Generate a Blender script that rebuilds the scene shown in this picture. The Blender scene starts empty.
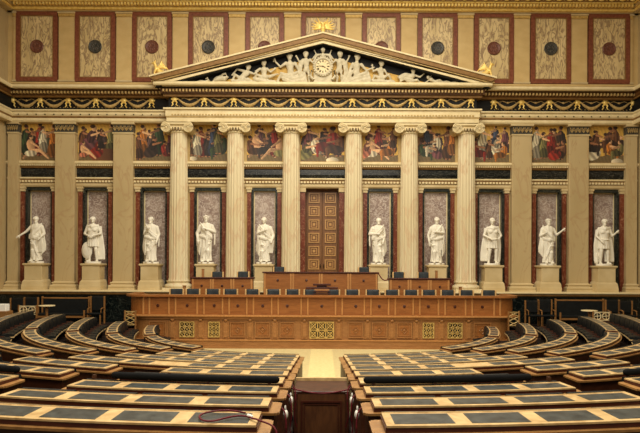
import bpy, bmesh, math, random
from mathutils import Vector, Matrix
PI = math.pi
S = bpy.context.scene
C = S.collection

# ------------------------------------------------------------------ camera
F_PX = 612.0                      # focal length in pixels of a 640 px wide frame
CAM_H = 3.385                     # eye height above the chamber floor
HOR = 262.5                       # horizon row at the centre of the frame
cd = bpy.data.cameras.new('camera')
cam = bpy.data.objects.new('camera', cd); C.objects.link(cam)
cd.sensor_width = 36; cd.lens = F_PX / 640 * 36
cd.shift_x = -2 / 640; cd.shift_y = (HOR - 216.5) / 640
cd.clip_start = .05; cd.clip_end = 200
cam.matrix_world = Matrix.Translation((0, 0, CAM_H)) @ Matrix.Rotation(PI / 2, 4, 'X') @ Matrix.Rotation(math.radians(.26), 4, 'Z')
S.camera = cam
# ------------------------------------------------------------------ world, light, exposure
w = bpy.data.worlds.new('world'); S.world = w; w.use_nodes = True
bg = w.node_tree.nodes['Background']
bg.inputs[0].default_value = (1.0, .88, .68, 1); bg.inputs[1].default_value = .26
def area(name, loc, size, power, col, rot=(0, 0, 0)):
    l = bpy.data.lights.new(name, 'AREA'); l.shape = 'RECTANGLE'; l.size, l.size_y = size
    l.energy = power; l.color = col
    o = bpy.data.objects.new(name, l); o.location = loc; o.rotation_euler = rot; C.objects.link(o); return o
area('skylight_lamp', (0, 15.5, 16.6), (13, 15), 3500, (1.0, .92, .77))
area('skylight_lamp_front', (0, 3.0, 13.5), (13, 6), 1500, (1.0, .92, .77), (math.radians(38), 0, 0))
S.view_settings.view_transform = 'Standard'; S.view_settings.look = 'None'
S.view_settings.gamma = 1; S.view_settings.use_curve_mapping = False
S.view_settings.exposure = .33

# distances of the main planes from the camera
D_ROS, D_PIL, D_WALL = 23.95, 28.5, 28.8
DC, R0, RP, Z0, ZT = 21.72, 6.07, 1.169, 1.015, .109      # ring centre, first radius, pitch, first desk height, rise
A0, A1, A2, GAP, AW = 1.19, .547, .271, .414, .438
WX = 14.76                        # half width of the chamber
def X(px, D): return px * D / F_PX
def Z(py, D): return CAM_H - (py - HOR) * D / F_PX

# ------------------------------------------------------------------ materials
def lin(c): return tuple(((v / 255) / 12.92 if v / 255 <= .04045 else ((v / 255 + .055) / 1.055) ** 2.4) for v in c) + (1,)
def newmat(name, rough=.5, metal=0, spec=.5):
    m = bpy.data.materials.new(name); m.use_nodes = True
    b = m.node_tree.nodes['Principled BSDF']; b.inputs['Roughness'].default_value = rough
    b.inputs['Metallic'].default_value = metal; b.inputs['Specular IOR Level'].default_value = spec
    return m, m.node_tree, b
def coords(nt, scale=(1, 1, 1)):
    tc = nt.nodes.new('ShaderNodeTexCoord'); mp = nt.nodes.new('ShaderNodeMapping')
    mp.inputs['Scale'].default_value = scale; nt.links.new(tc.outputs['Object'], mp.inputs[0]); return mp.outputs[0]
def noise(nt, vec, scale, detail=4, dist=0):
    n = nt.nodes.new('ShaderNodeTexNoise'); n.inputs['Scale'].default_value = scale
    n.inputs['Detail'].default_value = detail; n.inputs['Distortion'].default_value = dist
    nt.links.new(vec, n.inputs['Vector']); return n.outputs['Fac']
def ramp(nt, fac, stops):
    r = nt.nodes.new('ShaderNodeValToRGB'); e = r.color_ramp.elements
    while len(e) < len(stops): e.new(.5)
    for i, (p, c) in enumerate(stops): e[i].position = p; e[i].color = lin(c)
    nt.links.new(fac, r.inputs[0]); return r.outputs[0]
def bump(nt, b, fac, strength=.1, dist=.01):
    n = nt.nodes.new('ShaderNodeBump'); n.inputs['Strength'].default_value = strength; n.inputs['Distance'].default_value = dist
    nt.links.new(fac, n.inputs['Height']); nt.links.new(n.outputs[0], b.inputs['Normal'])
def mottled(name, c1, c2, scale=3, rough=.5, metal=0, stretch=(1, 1, 1), bmp=0, spec=.25, dist=0):
    m, nt, b = newmat(name, rough, metal, spec); v = coords(nt, stretch); f = noise(nt, v, scale, 5, dist)
    nt.links.new(ramp(nt, f, [(.3, c1), (.7, c2)]), b.inputs['Base Color'])
    if bmp: bump(nt, b, f, bmp)
    return m
def veined(name, base, base2, vein, scale=2, width=.03, rough=.3, stretch=(1, 1, 1), dist=1.5):
    """marble: soft ground with thin veins where a distorted noise crosses its middle"""
    m, nt, b = newmat(name, rough, 0, .3); v = coords(nt, stretch)
    g = ramp(nt, noise(nt, v, scale * .6, 4, .5), [(.3, base), (.7, base2)])
    f = noise(nt, v, scale, 6, dist)
    vm = ramp(nt, f, [(.5 - width * 1.6, (0, 0, 0)), (.5, (255, 255, 255)), (.5 + width * 1.6, (0, 0, 0))])
    mx = nt.nodes.new('ShaderNodeMix'); mx.data_type = 'RGBA'
    nt.links.new(vm, mx.inputs[0]); nt.links.new(g, mx.inputs[6]); mx.inputs[7].default_value = lin(vein)
    nt.links.new(mx.outputs[2], b.inputs['Base Color']); return m
def wood(name, c1, c2, rough=.4, stretch=(2, 14, 14), spec=.5):
    return mottled(name, c1, c2, 2.2, rough, 0, stretch, 0, spec, .6)
M = dict(
    cream=mottled('cream_marble', (186, 163, 116), (206, 186, 142), 1.3, .45),
    shaft=veined('column_marble', (208, 192, 152), (222, 208, 172), (204, 178, 140), 1.1, .02, .4, (1, 1, .35)),
    pil=veined('pilaster_marble', (176, 154, 110), (192, 170, 126), (174, 146, 104), 1.0, .014, .4, (1, 1, .4)),
    pale=mottled('pale_stone', (214, 194, 145), (228, 210, 166), 4, .5),
    tan=mottled('tan_moulding', (118, 84, 42), (142, 106, 58), 6, .5),
    brown=mottled('brown_moulding', (74, 46, 20), (96, 62, 28), 6, .5),
    gold=mottled('gilding', (226, 186, 88), (252, 224, 140), 9, .4, .25, bmp=.2),
    brass=mottled('pale_brass', (186, 152, 84), (216, 184, 112), 9, .45, .2),
    goldstone=mottled('gilded_stone', (164, 134, 80), (200, 170, 112), 9, .45, .15),
    black=veined('black_marble', (12, 14, 14), (26, 28, 27), (96, 94, 84), 3.2, .012, .25, (1, 1, 3)),
    dado=veined('dark_green_marble', (8, 12, 12), (15, 21, 20), (58, 62, 54), 2.6, .008, .2),
    green=veined('green_black_marble', (18, 24, 22), (34, 40, 35), (98, 96, 80), 5, .014, .25),
    red=veined('red_marble', (96, 42, 25), (120, 60, 38), (168, 126, 96), 3.2, .012, .3),
    redframe=mottled('red_brown_marble', (106, 56, 38), (138, 82, 58), 9, .4),
    mauve=veined('mauve_marble', (128, 106, 96), (168, 148, 134), (206, 192, 178), 4.5, .03, .35),
    panel=veined('veined_cream_marble', (198, 174, 122), (222, 198, 146), (138, 112, 84), 2.3, .045, .4, (1.9, 1, .62), 1.6),
    attic=mottled('attic_stone', (194, 164, 108), (206, 178, 122), 2, .55, stretch=(1, 1, 1.6)),  # warm tint in the stone stands in for a warm uplight glow
    porph=mottled('red_porphyry', (88, 50, 38), (126, 82, 64), 12, .4),
    serp=mottled('dark_serpentine', (40, 42, 40), (86, 80, 70), 12, .4),
    statue=mottled('white_marble', (226, 218, 198), (238, 232, 214), 3, .55),
    relief=mottled('grey_white_stone', (176, 164, 134), (204, 192, 162), 6, .6),
    tymp=mottled('tympanum_gold', (168, 128, 54), (204, 164, 80), 5, .5, .1),
    navy=mottled('near_black_ground', (13, 12, 11), (24, 22, 19), 5, .6),
    ros=wood('rostrum_wood', (134, 80, 34), (158, 100, 48), .38, (1.2, 8, 8)),
    rosd=wood('rostrum_carved_wood', (142, 94, 48), (164, 114, 64), .42, (1.2, 8, 8)),
    roslt=wood('rostrum_light_strip', (170, 116, 62), (188, 134, 78), .4, (8, 8, 1)),
    inkw=wood('dark_red_wood', (58, 22, 14), (78, 34, 20), .35),
    desk=wood('desk_light_wood', (172, 140, 92), (214, 184, 132), .3, (3, 3, 3)),
    slab=wood('desk_slab_wood', (124, 86, 46), (160, 118, 68), .36, (3, 3, 3)),
    body=wood('desk_dark_wood', (50, 24, 12), (74, 38, 20), .4, (3, 3, 10)),
    inlay=mottled('grey_leather_inlay', (42, 46, 46), (72, 76, 74), 9, .3, bmp=.08, spec=.5),
    leather=mottled('black_leather', (10, 13, 14), (20, 23, 24), 8, .5, bmp=.1),
    pad=mottled('black_padding', (4, 4, 5), (8, 8, 9), 8, .9, spec=.2),
    chairl=mottled('blue_grey_leather', (38, 44, 48), (56, 62, 66), 8, .3, spec=.5),
    post=wood('light_chair_wood', (196, 156, 100), (220, 184, 128), .4),
    trimw=wood('chair_wood', (112, 74, 36), (150, 106, 58), .4),
    floor=wood('pale_parquet', (206, 190, 136), (220, 206, 154), .35, (3, 3, 3)),
    carpet=mottled('tier_carpet', (26, 14, 8), (38, 22, 13), 10, .8),
    runner=mottled('pale_runner', (206, 188, 130), (222, 206, 150), 10, .8),
    door=wood('door_wood', (104, 66, 28), (128, 84, 40), .45, (6, 6, 1)),
    doorlt=wood('door_gilt_wood', (168, 122, 64), (196, 150, 88), .4),
    cab=wood('cabinet_brown_wood', (74, 42, 22), (98, 60, 32), .4, (8, 8, 2)),
    rope=mottled('crimson_rope', (80, 10, 20), (108, 20, 32), 30, .6),
    white=mottled('white_paper', (226, 224, 214), (236, 234, 226), 5, .6),
    bronze=mottled('dark_bronze', (40, 30, 20), (60, 46, 30), 8, .4, .6),
    plat=mottled('platform_carpet', (96, 66, 34), (120, 84, 46), 8, .8),
    ceil=mottled('ceiling_plaster', (214, 186, 128), (226, 200, 146), 2, .7),
)
def attr_mat():
    m, nt, b = newmat('painted_fresco', .6); a = nt.nodes.new('ShaderNodeVertexColor'); a.layer_name = 'paint'
    nt.links.new(a.outputs[0], b.inputs['Base Color']); return m
M['fresco'] = attr_mat()

# ------------------------------------------------------------------ mesh helpers
class MB:
    def __init__(s): s.v = []; s.f = []
    def add(s, vs, fs):
        n = len(s.v); s.v += [tuple(p) for p in vs]; s.f += [tuple(i + n for i in f) for f in fs]; return s
    def box(s, x0, x1, y0, y1, z0, z1, c=0):
        if c and min(x1 - x0, z1 - z0, y1 - y0) > 2.2 * c:     # bevelled box
            vs = []
            for z, k in ((z0, c), (z0 + c, 0), (z1 - c, 0), (z1, c)):
                a, b, d, e = x0 + k, x1 - k, y0 + k, y1 - k
                g = c if k == 0 else c * .5
                vs += [(a + g, d, z), (b - g, d, z), (b, d + g, z), (b, e - g, z), (b - g, e, z), (a + g, e, z), (a, e - g, z), (a, d + g, z)]
            fs = [tuple(range(7, -1, -1)), tuple(range(24, 32))]
            for r in range(3):
                for i in range(8):
                    j = (i + 1) % 8; fs.append((r * 8 + i, r * 8 + j, r * 8 + 8 + j, r * 8 + 8 + i))
            return s.add(vs, fs)
        vs = [(x, y, z) for z in (z0, z1) for (x, y) in ((x0, y0), (x1, y0), (x1, y1), (x0, y1))]
        return s.add(vs, [(3, 2, 1, 0), (4, 5, 6, 7), (0, 1, 5, 4), (1, 2, 6, 5), (2, 3, 7, 6), (3, 0, 4, 7)])
    def rings(s, rs, close=True, caps=True):
        n = len(rs[0]); vs = [p for r in rs for p in r]; fs = []
        for a in range(len(rs) - 1):
            for i in range(n if close else n - 1):
                j = (i + 1) % n; fs.append((a * n + i, a * n + j, a * n + n + j, a * n + n + i))
        if caps: fs += [tuple(range(n - 1, -1, -1)), tuple(range((len(rs) - 1) * n, len(rs) * n))]
        return s.add(vs, fs)
    def lathe(s, cx, cy, prof, n=24, a0=0):
        return s.rings([[(cx + r * math.cos(a0 + 2 * PI * i / n), cy + r * math.sin(a0 + 2 * PI * i / n), z) for i in range(n)] for r, z in prof])
    def tube(s, pts, rad, n=8, flat=1):
        pts = [Vector(p) for p in pts]
        if not hasattr(rad, '__len__'): rad = [rad] * len(pts)
        rs = []; up = Vector((0, 0, 1))
        for i, p in enumerate(pts):
            t = (pts[min(i + 1, len(pts) - 1)] - pts[max(i - 1, 0)])
            if t.length < 1e-9: t = Vector((0, 0, 1))
            t.normalize(); a = t.cross(up)
            if a.length < .15: a = t.cross(Vector((0, 1, 0)))
            a.normalize(); b = a.cross(t)
            rs.append([p + (a * math.cos(2 * PI * k / n) + b * math.sin(2 * PI * k / n) * flat) * rad[i] for k in range(n)])
        return s.rings(rs)
    def limb(s, pts, rad, n=10):       # tube with rounded ends
        p = [Vector(q) for q in pts]; a = (p[0] - p[1]).normalized(); b = (p[-1] - p[-2]).normalized()
        P = [p[0] + a * rad[0] * .9, p[0] + a * rad[0] * .6] + p + [p[-1] + b * rad[-1] * .6, p[-1] + b * rad[-1] * .9]
        return s.tube(P, [rad[0] * .3, rad[0] * .78] + list(rad) + [rad[-1] * .78, rad[-1] * .3], n)
    def ball(s, c, r, n=12, rot=None):
        if not hasattr(r, '__len__'): r = (r, r, r)
        rs = []
        for j in range(1, n // 2 + 2):
            t = PI * (j - .5) / (n // 2 + 1.0)
            ring = [Vector((r[0] * math.sin(t) * math.cos(2 * PI * i / n), r[1] * math.sin(t) * math.sin(2 * PI * i / n), -r[2] * math.cos(t))) for i in range(n)]
            if rot: ring = [rot @ q for q in ring]
            rs.append([Vector(c) + q for q in ring])
        return s.rings(rs)
    def poly(s, pts, y0, y1):          # outline in x,z extruded along y
        n = len(pts); return s.add([(x, y0, z) for x, z in pts] + [(x, y1, z) for x, z in pts],
            [tuple(range(n)), tuple(range(2 * n - 1, n - 1, -1))] + [(i, i + n, (i + 1) % n + n, (i + 1) % n) for i in range(n)])
    def plan(s, pts, z0, z1):          # outline in x,y extruded upward
        n = len(pts); return s.add([(x, y, z0) for x, y in pts] + [(x, y, z1) for x, y in pts],
            [tuple(range(n - 1, -1, -1)), tuple(range(n, 2 * n))] + [(i, (i + 1) % n, (i + 1) % n + n, i + n) for i in range(n)])
    def frame(s, x0, x1, z0, z1, t, y0, y1):
        s.box(x0, x1, y0, y1, z1 - t, z1); s.box(x0, x1, y0, y1, z0, z0 + t)
        s.box(x0, x0 + t, y0, y1, z0 + t, z1 - t); s.box(x1 - t, x1, y0, y1, z0 + t, z1 - t); return s
    def mesh(s, name, mat, smooth=False):
        me = bpy.data.meshes.new(name); me.from_pydata(s.v, [], s.f)
        bm = bmesh.new(); bm.from_mesh(me); bmesh.ops.recalc_face_normals(bm, faces=bm.faces); bm.to_mesh(me); bm.free()
        me.materials.append(M[mat])
        if smooth:
            me.polygons.foreach_set('use_smooth', [True] * len(me.polygons)); me.set_sharp_from_angle(angle=math.radians(smooth if smooth > 1 else 40))
        me.update(); return me
    def build(s, name, mat, parent=None, smooth=False, **kw):
        return link(name, s.mesh(name, mat, smooth), parent, **kw)
def link(name, me, parent=None, label=None, cat=None, group=None, kind=None, loc=None):
    o = bpy.data.objects.new(name, me); C.objects.link(o)
    if parent: o.parent = parent; o.matrix_parent_inverse = Matrix.Translation(-parent.location) if parent.location.length else Matrix()
    if loc is not None: o.location = loc
    for k, v in (('label', label), ('category', cat), ('group', group), ('kind', kind)):
        if v: o[k] = v
    return o
def thing(name, label, cat, loc=(0, 0, 0), group=None):
    """an Empty at the thing's base; its parts are built in world coordinates"""
    return link(name, None, None, label, cat, group, None, loc)
def fused(mb, name, mat, parent=None, voxel=.02, smooth=2, **kw):
    """one continuous surface out of overlapping limbs and folds"""
    me = mb.mesh(name, mat); o = bpy.data.objects.new('temporary', me); C.objects.link(o)
    r = o.modifiers.new('r', 'REMESH'); r.mode = 'VOXEL'; r.voxel_size = voxel; r.use_smooth_shade = True
    if smooth: q = o.modifiers.new('s', 'SMOOTH'); q.iterations = smooth; q.factor = .4
    dg = bpy.context.evaluated_depsgraph_get(); dg.update()
    out = bpy.data.meshes.new_from_object(o.evaluated_get(dg)); out.name = name
    bpy.data.objects.remove(o); bpy.data.meshes.remove(me)
    out.materials.clear(); out.materials.append(M[mat]); out.polygons.foreach_set('use_smooth', [True] * len(out.polygons))
    return link(name, out, parent, **kw)
def copy_tree(root, loc, label):
    """copy of a thing with its parts; parts keep their place relative to it"""
    def cp(o, par):
        c = o.copy(); C.objects.link(c)
        if par: c.parent = par; c.matrix_parent_inverse = o.matrix_parent_inverse.copy()
        for ch in [q for q in list(bpy.data.objects) if q.parent == o and q != c]: cp(ch, c)
        return c
    r = cp(root, None); r.location = loc; r['label'] = label; return r

ORD = ['first', 'second', 'third', 'fourth', 'fifth', 'sixth', 'seventh', 'eighth', 'ninth', 'tenth', 'eleventh', 'twelfth', 'thirteenth', 'fourteenth', 'fifteenth', 'sixteenth', 'seventeenth']
# =================================================================== SETTING
# floor, tiers
Y_END = 23.9
MB().box(-WX - .4, WX + .4, -3, 30, -.3, 0).build('floor', 'floor', kind='structure')
def ring_path(R, n=40):
    """half ring round DC, prolonged straight towards the rostrum"""
    p = [(-R, Y_END), (-R, (Y_END + DC) / 2)]
    for i in range(n + 1):
        a = -PI / 2 + PI * i / n; p.append((R * math.sin(a), DC - R * math.cos(a)))
    p += [(R, (Y_END + DC) / 2), (R, Y_END)]
    return [(max(-WX, min(WX, x)), max(-3, y)) for x, y in p]
def tier_z(k): return Z0 + ZT * k - .75
mb = MB()
for k in range(11):
    a = R0 + RP * k - .53; b = a + RP if k < 10 else 24.5
    zt = tier_z(k); P, Q = ring_path(a), ring_path(b)
    if k < 5: halves = [(P, Q)]
    else:                                  # the outer tiers leave the middle aisle free
        m = len(P) // 2; L_ = P[:m] + [(-AW, DC - math.sqrt(a * a - AW * AW))], Q[:m] + [(-AW, max(-3, DC - math.sqrt(b * b - AW * AW)))]
        halves = [L_, ([(-x, y) for x, y in L_[0]], [(-x, y) for x, y in L_[1]])]
    for P_, Q_ in halves: mb.rings([[(P_[i][0], P_[i][1], 0), (P_[i][0], P_[i][1], zt), (Q_[i][0], Q_[i][1], zt), (Q_[i][0], Q_[i][1], 0)] for i in range(len(P_))])
mb.box(-AW, AW, -2.9, DC - (R0 + RP * 5 - .53), 0, .42)
mb.build('floor_tiers', 'carpet', kind='structure')
mb = MB()
for k in range(5):
    R = R0 + RP * k - .53; mb.box(-AW + .03, AW - .03, DC - R - RP, DC - R + .02, tier_z(k), tier_z(k) + .015)
    mb.box(-AW + .03, AW - .03, DC - R, DC - R + .02, (tier_z(k - 1) if k else 0), tier_z(k) + .015)
mb.box(-AW + .03, AW - .03, DC - R0 + .55, D_ROS - .15, 0.0, .012)
mb.build('carpet_runner', 'runner', label='pale cream runner carpet down the steps of the middle aisle', cat='carpet')
# side platforms by the dado and stages behind the rostrum
for s in (-1, 1):
    x0, x1 = sorted((s * 8.0, s * WX)); MB().box(x0, x1, Y_END + .02, 27.4, 0, .68).build('floor_side_platform', 'carpet', kind='structure')
Z_ST1, Z_ST2, Z_ST3, Z_LED = 1.2, 1.75, 2.0, Z(291.8, 27.7)
MB().box(-7.6, 7.6, 25.0, 27.4, 0, Z_ST1).build('floor_stage', 'plat', kind='structure')
# walls
mb = MB(); mb.box(-WX - .4, WX + .4, 29.6, 30, 0, 17)
for z0, z1, y0 in ((Z(162, D_WALL), Z(84, D_WALL), D_WALL), (Z(84, 28.7), 17, 28.7)): mb.box(-WX, WX, y0, 29.6, z0, z1)
for s in (-1, 1):                                        # solid wall left standing between the niches
    for a, b in ((.82, 1.92), (3.52, 4.52), (6.2, 7.1), (8.75, 9.85), (11.45, 12.55), (14.1, WX)):
        x0, x1 = sorted((s * a, s * b)); mb.box(x0, x1, D_WALL, 29.6, Z_LED, Z(162, D_WALL))
mb.build('wall_back', 'attic', kind='structure')
for s, nm in ((-1, 'left'), (1, 'right')):
    x0, x1 = sorted((s * WX, s * (WX + .4)))
    MB().box(x0, x1, -3, 29.6, 0, 17).build('wall_' + nm, 'pil', kind='structure')
mb = MB(); mb.box(-WX - .4, WX + .4, -3, 5, 17, 17.3); mb.box(-WX - .4, WX + .4, 26, 30, 17, 17.3)
mb.box(-WX - .4, -11, 5, 26, 17, 17.3); mb.box(11, WX + .4, 5, 26, 17, 17.3)
for x in (-6, -2, 2, 6): mb.box(x - .1, x + .1, 5, 26, 17, 17.25)
mb.build('ceiling', 'ceil', kind='structure')

n_trim = [0]
def trim(layers, x0=-WX, x1=WX, returns=False, yb=29.2):
    """a horizontal moulding: each layer (py_top, py_bottom, front depth, material) is one course"""
    n_trim[0] += 1; root = None
    for i, (pt, pb, D, mt) in enumerate(layers):
        mb = MB(); zt, zb = Z(pt, D), Z(pb, D); h = (zt - zb)
        pr = [(yb, zb), (D + min(.05, h * .3), zb), (D, zb + h * .35), (D, zt - h * .15), (D + .02, zt), (yb, zt)]
        q0, q1 = x0, x1
        if returns:                                     # runs on along the side walls
            off = yb - D
            mb.rings([[(x, y, z) for y, z in pr] for x in (q0, q1)])
            for s in (-1, 1):
                mb.rings([[(s * (WX - (29.2 - yy) * .45 + 0), y, z) for yy, z in pr] for y in (2, 28.9)])
        else: mb.rings([[(x, y, z) for y, z in pr] for x in (q0, q1)])
        if root is None: root = mb.build('trim_%d' % n_trim[0], mt, kind='structure')
        else: mb.build('course', mt, root)
    return root
def dentils(parent, mat, x0, x1, pitch, wd, y0, y1, z0, z1, name='dentils'):
    mb = MB(); n = int((x1 - x0) / pitch); off = (x1 - x0 - n * pitch) / 2
    for i in range(n):
        x = x0 + off + (i + .5) * pitch; mb.box(x - wd / 2, x + wd / 2, y0, y1, z0, z1)
    return mb.build(name, mat, parent)
def garlands(parent, D, cz, h, xs):
    """gilded swags between rosettes on the dark frieze"""
    for a, b in zip(xs[:-1], xs[1:]):
        mb = MB(); pts = []; rad = []
        for i in range(21):
            t = i / 20; pts.append((a + (b - a) * (.1 + .8 * t), D - .03, cz + h * (.28 - .62 * math.sin(PI * t)))); rad.append(.022 + .05 * math.sin(PI * t) + .012 * (i % 2))
        mb.tube(pts, rad, 7)
        m = (a + b) / 2; mb.ball((m, D - .03, cz + h * .18), (.07, .03, .05), 8)
        for sx in (-1, 1):
            mb.tube([(m + sx * .06, D - .02, cz + h * .2), (m + sx * .25, D - .02, cz + h * .33), (m + sx * .4, D - .02, cz + h * .2)], [.025, .018, .01], 5)
        mb.build('garland', 'goldstone', parent, True)
    rg = random.Random(11)
    for a, b in zip(xs[:-1], xs[1:]):            # leaf scrolls above and below each swag
        mb = MB()
        for q in range(16):
            t = (q + .5) / 16; up = q % 2; zc_ = cz + (h * .42 if up else -h * (.44 - .1 * abs(t - .5))); x_ = a + (b - a) * t
            mb.tube([(x_ - .035, D - .012, zc_), (x_, D - .02, zc_ + (.03 if up else -.03)), (x_ + .035, D - .012, zc_ + rg.uniform(-.02, .02))], [.008, .014, .006], 5)
        mb.build('leaf_scroll', 'goldstone', parent, True)
    for a in xs:
        mb = MB(); mb.ball((a, D - .04, cz + h * .22), (.12, .06, .12), 10)
        for q in range(6): mb.ball((a + .12 * math.cos(q * PI / 3), D - .04, cz + h * .22 + .12 * math.sin(q * PI / 3)), (.05, .04, .05), 6)
        for sx in (-1, 1): mb.tube([(a + sx * .03, D - .03, cz + h * .1), (a + sx * .11, D - .03, cz - h * .1), (a + sx * .07, D - .03, cz - h * .25), (a + sx * .14, D - .02, cz - h * .42)], [.03, .035, .03, .02], 6)
        mb.build('rosette', 'gold', parent, True)

# --- main entablature, sides
E = trim([(85.4, 88.8, 27.75, 'pale'), (88.8, 91.0, 27.95, 'brown'), (91.0, 96, 28.1, 'brown'), (96, 98, 28.2, 'tan'),
          (98, 110.3, 28.45, 'navy'), (110.3, 112.2, 28.25, 'pale'), (112.2, 117, 28.33, 'pale'), (117, 119, 28.36, 'tan'), (119, 123, 28.38, 'pale')], returns=True)
for s in (-1, 1):
    x0, x1 = sorted((s * 7.2, s * 14.4)); dentils(E, 'goldstone', x0, x1, .155, .07, 27.98, 28.12, Z(94.4, 28), Z(92.0, 28))
    dentils(E, 'bronze', x0, x1, .41, .05, 28.31, 28.34, Z(116, 28.33), Z(115, 28.33), 'studs')
    garlands(E, 28.45, Z(104, 28.45), .5, [s * (X(171 + 27.8 * i, 28.45)) for i in range(6)])
# --- main entablature, projecting centre above the six columns
XC = 7.11
Ec = trim([(81.8, 85.4, 27.4, 'pale'), (85.4, 88.2, 27.7, 'navy')], x0=-7.6, x1=7.6, returns=False)  # lower course is coloured near-black for the shade under the cornice
def centre(pt, pb, D, mt, name='course'):
    mb = MB(); d = 28.0 - D; mb.box(-XC - d, XC + d, D, 28.6, Z(pb, D), Z(pt, D)); return mb.build(name, mt, Ec)
centre(88.2, 94, 27.75, 'brown'); centre(94, 97, 27.85, 'tan'); centre(97, 108, 28.05, 'navy')
centre(108, 109.6, 27.85, 'pale'); centre(109.6, 116.5, 27.93, 'pale'); centre(116.5, 118, 27.95, 'goldstone'); centre(118, 122.2, 27.97, 'pale')
dentils(Ec, 'goldstone', -7.3, 7.3, .15, .07, 27.62, 27.77, Z(92.3, 27.7), Z(89.9, 27.7))
dentils(Ec, 'goldstone', -7.0, 7.0, .14, .08, 27.90, 27.95, Z(115.8, 27.9), Z(114.4, 27.9), 'beads')
garlands(Ec, 28.05, Z(102.3, 28.05), .5, [X(-148 + 29.6 * i, 28.05) for i in range(11)])
# --- string courses behind the columns
T = trim([(162, 165, 28.55, 'pale'), (165, 169, 28.65, 'tan')], yb=29.3)
dentils(T, 'pale', -14.3, 14.3, .1, .06, 28.60, 28.67, Z(166.8, 28.6), Z(165.2, 28.6))
trim([(169, 178.2, 28.74, 'black')], yb=29.3)
T = trim([(178.2, 180, 28.62, 'pale'), (180, 184, 28.68, 'tan'), (184, 188, 28.7, 'cream')], yb=29.3)
dentils(T, 'pale', -14.3, 14.3, .15, .1, 28.64, 28.7, Z(183.2, 28.6), Z(181.2, 28.6))
# --- attic foot and crown
trim([(83, 85.6, 28.4, 'attic')])
T = trim([(10.6, 11.8, 28.47, 'cream'), (7.2, 9.8, 28.3, 'gold'), (2.6, 6.4, 28.15, 'goldstone'), (.3, 2.0, 28.0, 'gold'), (-12, 0, 27.9, 'tan')], returns=True)
dentils(T, 'gold', -14.3, 14.3, .15, .08, 28.03, 28.16, Z(6, 28.1), Z(3.4, 28.1))
mb = MB()
for i in range(60):
    x = -14.2 + i * .48; mb.ball((x, 27.88, Z(-2.2, 27.88)), (.15, .05, .1), 8); mb.ball((x + .24, 27.88, Z(-2.2, 27.88)), (.06, .04, .06), 6)
mb.build('rosettes', 'gold', T, True)
# --- ledge and dado
T = trim([(291.6, 293.2, 27.35, 'pale'), (293.2, 295.6, 27.42, 'tan')], yb=29.6)
MB().box(-WX, WX, 27.5, 29.6, 0, Z(295.4, 27.45)).build('baseboard_back', 'dado', kind='structure')

# =================================================================== COLUMNS, PILASTERS
def side_name(i, n):  # i-th of n from the left
    return ['leftmost', 'second from left', 'third from left', 'fourth from left', 'fifth from left', 'sixth from left'][i] if i < (n + 1) // 2 else \
        ['rightmost', 'second from right', 'third from right', 'fourth from right', 'fifth from right', 'sixth from right'][n - 1 - i]
YC = 28.45; zt_sh = Z(134.5, YC); zb_sh = Z(281, YC); z_cap = Z(122.3, 28.0)
def shaft_ring(z, r, n=20):
    out = []
    for i in range(n * 6):
        a = 2 * PI * i / (n * 6); t = (i % 6) / 6; d = 0 if t < .16 else .045 * math.sin(PI * (t - .16) / .84)
        out.append((r * (1 - d * 1.6) * math.cos(a), r * (1 - d * 1.6) * math.sin(a), z))
    return out
col_meshes = []
mb = MB(); mb.rings([shaft_ring(z_, r_) for z_, r_ in ((zb_sh, .47), (zb_sh + .12, .435), (zb_sh + 2, .432), (zb_sh + 4.5, .405), (zt_sh - .15, .375), (zt_sh, .385))]); m_shaft = mb.mesh('shaft', 'shaft', 30)
mb = MB(); zb = Z_LED
mb.box(-.60, .60, -.62, .62, zb, zb + .14)
hb = zb_sh - zb
mb.lathe(0, 0, [(.60, zb + .14), (.63, zb + .18), (.63, zb + .24), (.60, zb + .28), (.54, zb + .31), (.50, zb + .36), (.52, zb + .40), (.55, zb + .43), (.55, zb + .46), (.50, zb_sh - .02), (.47, zb_sh)], 40); m_base = mb.mesh('base', 'shaft', 40)
mb = MB()                                              # ionic capital
mb.lathe(0, 0, [(.385, zt_sh - .02), (.41, zt_sh + .0), (.41, zt_sh + .04), (.39, zt_sh + .06), (.44, zt_sh + .14), (.46, zt_sh + .22)], 32)
mb.box(-.56, .56, -.36, .40, zt_sh + .2, zt_sh + .42, .03); mb.tube([(-.5, -.42, zt_sh + .43), (0, -.42, zt_sh + .37), (.5, -.42, zt_sh + .43)], .03, 6); mb.box(-.6, .6, -.46, .46, z_cap - .13, z_cap - .02, .03)
for sx in (-1, 1):
    cx = sx * .50; cz = zt_sh + .22
    mb.rings([[(cx + r * math.cos(a * PI / 12), y, cz + r * math.sin(a * PI / 12)) for a in range(24)] for y, r in ((-.36, .18), (-.36, .235), (-.3, .225), (0, .17), (.3, .225), (.43, .235))])
    for y in (-.44,):
        pts = []
        for i in range(46):
            a = i * 2 * PI / 15; r = .235 * (1 - i / 52); pts.append((cx + sx * r * math.sin(a), y, cz + r * math.cos(a)))
        mb.tube(pts, [.036 * (1 - i / 80) for i in range(46)], 6)
    mb.ball((cx, -.45, cz), .05, 8)
for i in range(-2, 3): mb.ball((i * .13, -.42, zt_sh + .16), (.045, .05, .075), 8)
m_cap = mb.mesh('capital', 'pale', 35)
mb = MB(); zz = zt_sh + .12
for i in range(-1, 2): mb.tube([(i * .14 - .05, -.47, zz + .09), (i * .14 - .05, -.47, zz - .03), (i * .14, -.47, zz - .09), (i * .14 + .05, -.47, zz - .03), (i * .14 + .05, -.47, zz + .09)], .016, 5)
m_egg = mb.mesh('egg_moulding', 'brown', 40)
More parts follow.
